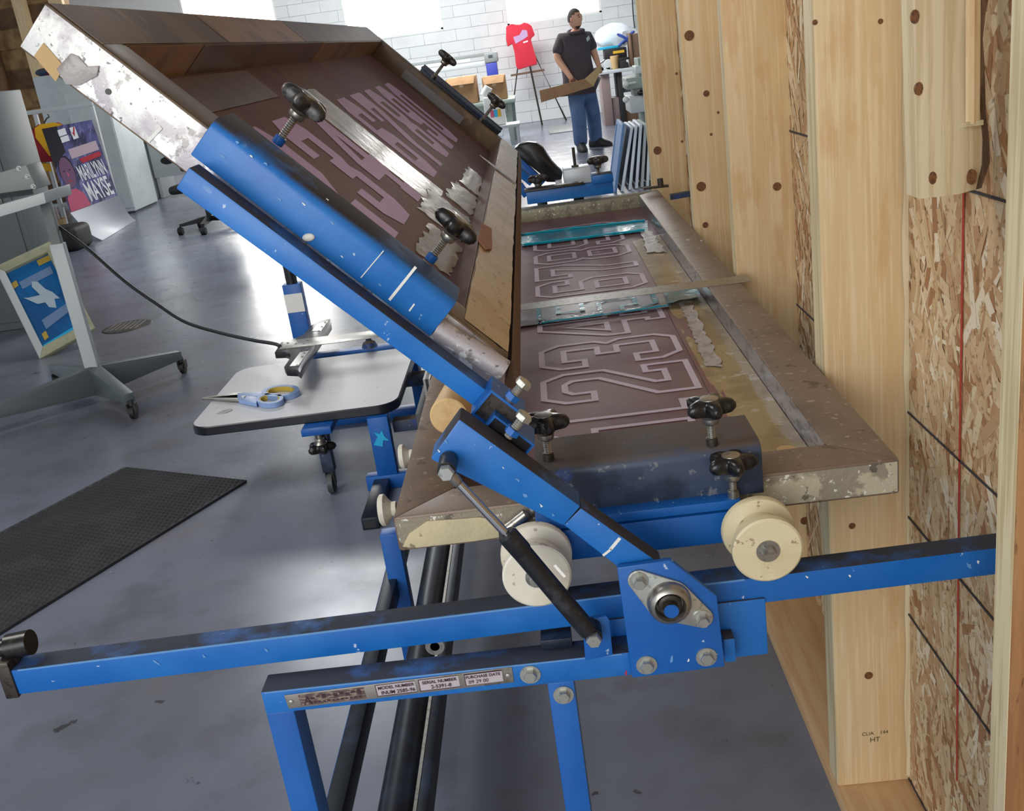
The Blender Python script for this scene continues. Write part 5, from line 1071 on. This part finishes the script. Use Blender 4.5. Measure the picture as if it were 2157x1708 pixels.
# grey heat press beside the stud wall
hp = thing('heat_press', 'pale grey green press machine half hidden by the stud', 'press', (1.35, 12.2, 0))
for (x0, y0, x1, y1, Y_, d_, mt_, nm) in ((1318, 166, 1375, 182, 12.0, .5, 'grey_green', 'upper_head'), (1326, 206, 1385, 232, 11.9, .6, 'light_grey', 'lower_head'), (1338, 140, 1385, 150, 12.1, .4, 'white_enamel', 'lever_cap'), (1333, 183, 1360, 205, 12.1, .3, 'grey_enamel', 'neck')):
    a, c = W(x0, y0, Y=Y_), W(x1, y1, Y=Y_); b = NB(); box(b, (a.x, Y_, min(a.z, c.z)), (a.x+.45, Y_+d_, max(a.z, c.z))); put(nm, b, mt_, hp, .012)
b = NB(); box(b, (1.26, 12.15, .0), (1.60, 12.6, 1.12)); put('pedestal', b, 'grey_green', hp, .01)
for x, y in ((1318, 177), (1318, 210)):
    b = NB(); q = W(x, y, Y=11.95); ball(b, q, .035); cyl(b, q, q+V((.12, .06, 0)), .012); put('lever_ball', b, 'white_paint', hp)
b = NB(); q = W(1350, 195, Y=11.85); ball(b, q, .05, .05, .035); cyl(b, q, q+V((.03, .25, .0)), .02); put('hand_wheel', b, 'black_plastic', hp)
# spare frames leaning in a row
spec = [(1292, 392, 1311, 262, 'screen_blue'), (1307, 400, 1328, 268, 'screen_alum'), (1324, 402, 1337, 266, 'screen_alum'), (1338, 402, 1347, 262, 'screen_alum'), (1350, 402, 1357, 262, 'light_grey'), (1362, 402, 1366, 272, 'screen_alum'), (1374, 402, 1377, 262, 'screen_alum')]
ordn = ['blue tinted spare frame at the open end of the leaning row', 'second bare aluminium frame from the open end of the row', 'third bare aluminium frame in the row of leaning frames', 'fourth aluminium frame in the row of leaning frames', 'grey frame in the middle of the leaning row', 'short bright frame near the stud in the leaning row', 'bright spare frame closest to the stud in the leaning row']
for i, (xb, yb, xt, yt, mt_) in enumerate(spec):
    yb_ = 9.9+.03*i; q0 = W(xb, yb, Y=yb_); q1 = W(xt, yt, Y=yb_+.1); q0 = V((q0.x, yb_, .004)); w_ = .028; dep = .62
    t = thing('spare_frame', ordn[i], 'frame', q0, 'spare frames leaning in a row')
    d = q1-q0; zt_ = d
    for (o_, e_, nm) in ((q0, q0+d, 'frame_side'), (q0+V((0, dep, 0)), q0+d+V((0, dep, 0)), 'frame_side')):
        b = NB(); obox(b, o_, (w_, 0, 0), (0, .035, 0), e_-o_); put(nm, b, mt_, t, .002)
    for k in (0.0, .94):
        b = NB(); o_ = q0+d*k+V((0, .0355, 0)); obox(b, o_, (w_, 0, 0), (0, dep-.036, 0), d*.06); put('frame_end', b, mt_, t, .002)
    b = NB(); o_ = q0+d*.06+V((.010, .036, 0)); obox(b, o_, (.002, 0, 0), (0, dep-.037, 0), d*.88); put('mesh_fabric', b, 'screen_blue' if i in (0, 2) else 'light_grey', t)

# ------------------------------------------------------------------ the man
def skin(name, joints, edges, root, sub=2):
    names = list(joints); me = bpy.data.meshes.new(name); me.from_pydata([joints[n][0] for n in names], [(names.index(a), names.index(b_)) for a, b_ in edges], [])
    o = bpy.data.objects.new(name, me); COL.objects.link(o)
    md = o.modifiers.new('s', 'SKIN'); md.use_smooth_shade = True
    sv = me.skin_vertices[0].data
    for i, n in enumerate(names):
        r = joints[n][1]; sv[i].radius = r if isinstance(r, tuple) else (r, r); sv[i].use_root = n == root
    ss = o.modifiers.new('d', 'SUBSURF'); ss.levels = sub; ss.render_levels = sub
    dg = bpy.context.evaluated_depsgraph_get(); out = bpy.data.meshes.new_from_object(o.evaluated_get(dg))
    bpy.data.objects.remove(o); out.polygons.foreach_set('use_smooth', [True]*len(out.polygons)); return out
man = thing('person', 'man in dark polo and jeans holding a strip of cardboard', 'person', (.75, 14.1, 0))
MY = 14.1
w = lambda x, y, dy=0: W(x, y, Y=MY+dy)
hip = w(1224, 186, .05); chest = w(1209, 100, .05); neckb = w(1213, 68, .02); head = w(1211, 40, -.03)
aLf = V((w(1224, 306, -.16).x, MY-.16, .09)); aRt = V((w(1256, 298, .12).x, MY+.12, .09))
J = {'pelvis': (hip, .15), 'belly': (w(1216, 150, .03), .16), 'chest': (chest, .16), 'neckb': (neckb, .075), 'neck': (w(1213, 60, 0), .06),
     'shL': (w(1182, 80, .02), .075), 'elL': (w(1173, 122, -.05), .052), 'wrL': (w(1200, 160, -.24), .034), 'pmL': (w(1206, 168, -.27), .036),
     'shR': (w(1238, 76, .10), .072), 'elR': (w(1253, 116, .08), .048), 'wrR': (w(1261, 138, -.06), .034), 'pmR': (w(1264, 144, -.10), .036),
     'hpL': (w(1212, 196, 0), .105), 'knL': (w(1219, 240, -.12), .07), 'anL': (aLf, .042), 'toL': (aLf+V((.01, -.12, -.055)), .022),
     'hpR': (w(1238, 194, .08), .105), 'knR': (w(1249, 236, .08), .07), 'anR': (aRt, .042), 'toR': (aRt+V((.10, -.06, -.055)), .022)}
E_ = [('pelvis', 'belly'), ('belly', 'chest'), ('chest', 'neckb'), ('neckb', 'neck'), ('chest', 'shL'), ('shL', 'elL'), ('elL', 'wrL'), ('wrL', 'pmL'), ('chest', 'shR'), ('shR', 'elR'), ('elR', 'wrR'), ('wrR', 'pmR'), ('pelvis', 'hpL'), ('hpL', 'knL'), ('knL', 'anL'), ('anL', 'toL'), ('pelvis', 'hpR'), ('hpR', 'knR'), ('knR', 'anR'), ('anR', 'toR')]
body = skin('body', J, E_, 'pelvis')
bmb = NB(); bmb.from_mesh(body)
# head turned towards the right of the picture
fd = V((.80, -.58, .06)).normalized(); sd_ = fd.cross(ZV).normalized()
hm = Matrix((( *[0]*3,),)*3) if False else Matrix.Identity(4)
for i in range(3): hm[i][0] = fd[i]; hm[i][1] = sd_[i]; hm[i][2] = (sd_.cross(fd))[i]; hm[i][3] = head[i]
hb = NB(); bmesh.ops.create_uvsphere(hb, u_segments=28, v_segments=20, radius=1)
for v in hb.verts:
    x, y, z = v.co; k = 1.-.22*max(0, -z)**1.3
    v.co = V((x*.098*(k+.06*max(0, -z)), y*.078*k, z*.128))
    if x > .75 and -.35 < z < .12 and abs(y) < .25: v.co.x += .022*(1-abs(y)/.25)*(1-abs(z+.15)/.3 if abs(z+.15) < .3 else 0)
    if x > .6 and -.78 < z < -.58: v.co.x += .010
hb.transform(hm)
tmp = bpy.data.meshes.new('h'); hb.to_mesh(tmp); hb.free(); bmb.from_mesh(tmp)
def hand(bm, palm, fdir, cdir, k=1.):
    fdir, cdir = V(fdir).normalized(), V(cdir).normalized(); ac = fdir.cross(cdir).normalized()
    for i, L_ in enumerate((.070, .080, .074, .058)):
        o_ = palm+ac*(-.030+.020*i)+fdir*.02
        tube(bm, [o_-fdir*.02, o_+fdir*L_*.35, o_+fdir*L_*.7+cdir*L_*.35, o_+fdir*L_*.6+cdir*L_*.75], [.0105, .010, .009, .007], 8)
    o_ = palm-ac*.03; tube(bm, [o_-fdir*.02, o_-ac*.025+fdir*.015+cdir*.015, o_-ac*.02+fdir*.035+cdir*.045], [.012, .011, .008], 8)
hand(bmb, J['pmL'][0], V((.5, -.2, -.75)), V((.2, .9, .1))); hand(bmb, J['pmR'][0], V((.1, -.5, -.7)), V((-.6, .5, .2)))
for s_ in (-1, 1): ball(bmb, hm @ V((-.005, s_*.078, -.01)), .016, .016, .028, 8)
put('body', to_mesh(bmb, 'body'), 'skin', man)
# hair, beard, eyes
hb = NB(); bmesh.ops.create_uvsphere(hb, u_segments=24, v_segments=16, radius=1)
bmesh.ops.delete(hb, geom=[v for v in hb.verts if v.co.z < .18+.42*max(0, v.co.x) and not (v.co.x < -.1 and v.co.z > -.35)], context='VERTS')
for v in hb.verts: v.co = V((v.co.x*.103, v.co.y*.083, v.co.z*.134))
hb.transform(hm); put('hair', hb, 'hair', man)
hb = NB(); bmesh.ops.create_uvsphere(hb, u_segments=24, v_segments=16, radius=1)
bmesh.ops.delete(hb, geom=[v for v in hb.verts if not (v.co.z < -.66 and v.co.x > .1) or (-.66 < v.co.z < -.56 and abs(v.co.y) < .2)], context='VERTS')
for v in hb.verts:
    k = 1.-.22*max(0, -v.co.z)**1.3; v.co = V((v.co.x*.107*(k+.06*max(0, -v.co.z)), v.co.y*.083*k, v.co.z*.133))
hb.transform(hm); put('beard', hb, 'hair', man)
for s_ in (-1, 1):
    b = NB(); ball(b, hm @ V((.086, s_*.030, .010)), .010, .010, .007, 8); put('eye', b, 'shoe', man)
    b = NB(); tube(b, [hm @ V((.088, s_*.012, .030)), hm @ V((.088, s_*.030, .036)), hm @ V((.078, s_*.048, .028))], .005, 6); put('eyebrow', b, 'hair', man)
# polo shirt
def lerp(a, c, t): return a*(1-t)+c*t
S = {'hem0': (lerp(hip, J['belly'][0], .05), (.165, .145)), 'hem': (lerp(hip, J['belly'][0], .2), (.19, .17)), 'belly': (J['belly'][0]+V((.0, -.05, 0)), (.235, .215)), 'chest': (w(1210, 112, .03), (.225, .18)), 'up': (w(1211, 84, .03), (.185, .13)), 'collar': (w(1213, 69, .02), .092),
     'shL': (w(1185, 84, .02), .105), 'slL': (lerp(J['shL'][0], J['elL'][0], .92), .092), 'shR': (w(1236, 80, .10), .10), 'slR': (lerp(J['shR'][0], J['elR'][0], .80), .080)}
SE = [('hem0', 'hem'), ('hem', 'belly'), ('belly', 'chest'), ('chest', 'up'), ('up', 'collar'), ('up', 'shL'), ('shL', 'slL'), ('up', 'shR'), ('shR', 'slR')]
po = put('polo_shirt', skin('polo_shirt', S, SE, 'belly'), 'polo', man)
b = NB(); c = w(1213, 66, .0); tube(b, [c+V((.10*math.cos(a*.4), .09*math.sin(a*.4)-.01, .02*math.sin(a*.4))) for a in range(-1, 16)], .020, 8); put('collar', b, 'polo', man)
b = NB(); q = w(1237, 88, -.155); obox(b, q, (.04, .02, .03), (.0, .004, 0), (-.01, -.01, .045)); put('chest_emblem', b, 'light_grey', man)
# jeans
T = {'waist': (lerp(hip, J['belly'][0], .2), (.205, .175)), 'seat': (hip+V((0, .03, -.06)), (.20, .18)), 'hpL': (J['hpL'][0]+V((-.01, 0, -.06)), .135), 'knL': (J['knL'][0], .108), 'anL': (aLf+V((0, .02, .06)), .100), 'cuL': (aLf+V((0, .02, -.045)), .092), 'hpR': (J['hpR'][0]+V((.01, 0, -.06)), .132), 'knR': (J['knR'][0], .106), 'anR': (aRt+V((0, .02, .06)), .098), 'cuR': (aRt+V((0, .02, -.045)), .092)}
TE = [('waist', 'seat'), ('seat', 'hpL'), ('hpL', 'knL'), ('knL', 'anL'), ('anL', 'cuL'), ('seat', 'hpR'), ('hpR', 'knR'), ('knR', 'anR'), ('anR', 'cuR')]
put('jeans', skin('jeans', T, TE, 'seat'), 'denim', man)
for a_, d in ((aLf, V((.12, -1, 0))), (aRt, V((.88, -.47, 0)))):
    d.normalize(); s = V((-d.y, d.x, 0)); b = NB(); loops = []
    for t, wd_, h_ in ((-.10, .04, .09), (-.06, .052, .13), (.05, .056, .125), (.12, .058, .085), (.19, .052, .06), (.23, .028, .035)):
        c = V((a_.x, a_.y, 0))+d*t; loops.append([c-s*wd_+V((0, 0, .003)), c+s*wd_+V((0, 0, .003)), c+s*wd_*1.02+V((0, 0, h_*.5)), c+s*wd_*.6+V((0, 0, h_)), c-s*wd_*.6+V((0, 0, h_)), c-s*wd_*1.02+V((0, 0, h_*.5))])
    rings(b, loops); put('shoe', b, 'shoe', man, .008)
# the strip of cardboard he holds
kp = lambda x, y, dy: W(x, y, Y=MY+dy)
cs_ = thing('cardboard_strip', 'long bent strip of brown cardboard held by the man', 'cardboard', kp(1200, 190, -.33))
b = NB(); prism(b, [kp(1136, 191, -.34), kp(1232, 166, -.32), kp(1250, 182, -.32), kp(1140, 216, -.34)], (0, .012, 0)); put('long_panel', b, 'cardboard', cs_, .002)
b = NB(); prism(b, [kp(1232, 166, -.319), kp(1264, 137, -.17), kp(1266, 148, -.17), kp(1250, 182, -.319)], (0, .012, 0)); put('bent_panel', b, 'cardboard_light', cs_, .002)
b = NB(); prism(b, [kp(1136, 191, -.341), kp(1142, 190, -.30), kp(1144, 206, -.30), kp(1140, 216, -.341)], (0, .006, 0)); put('folded_end', b, 'cardboard_light', cs_)
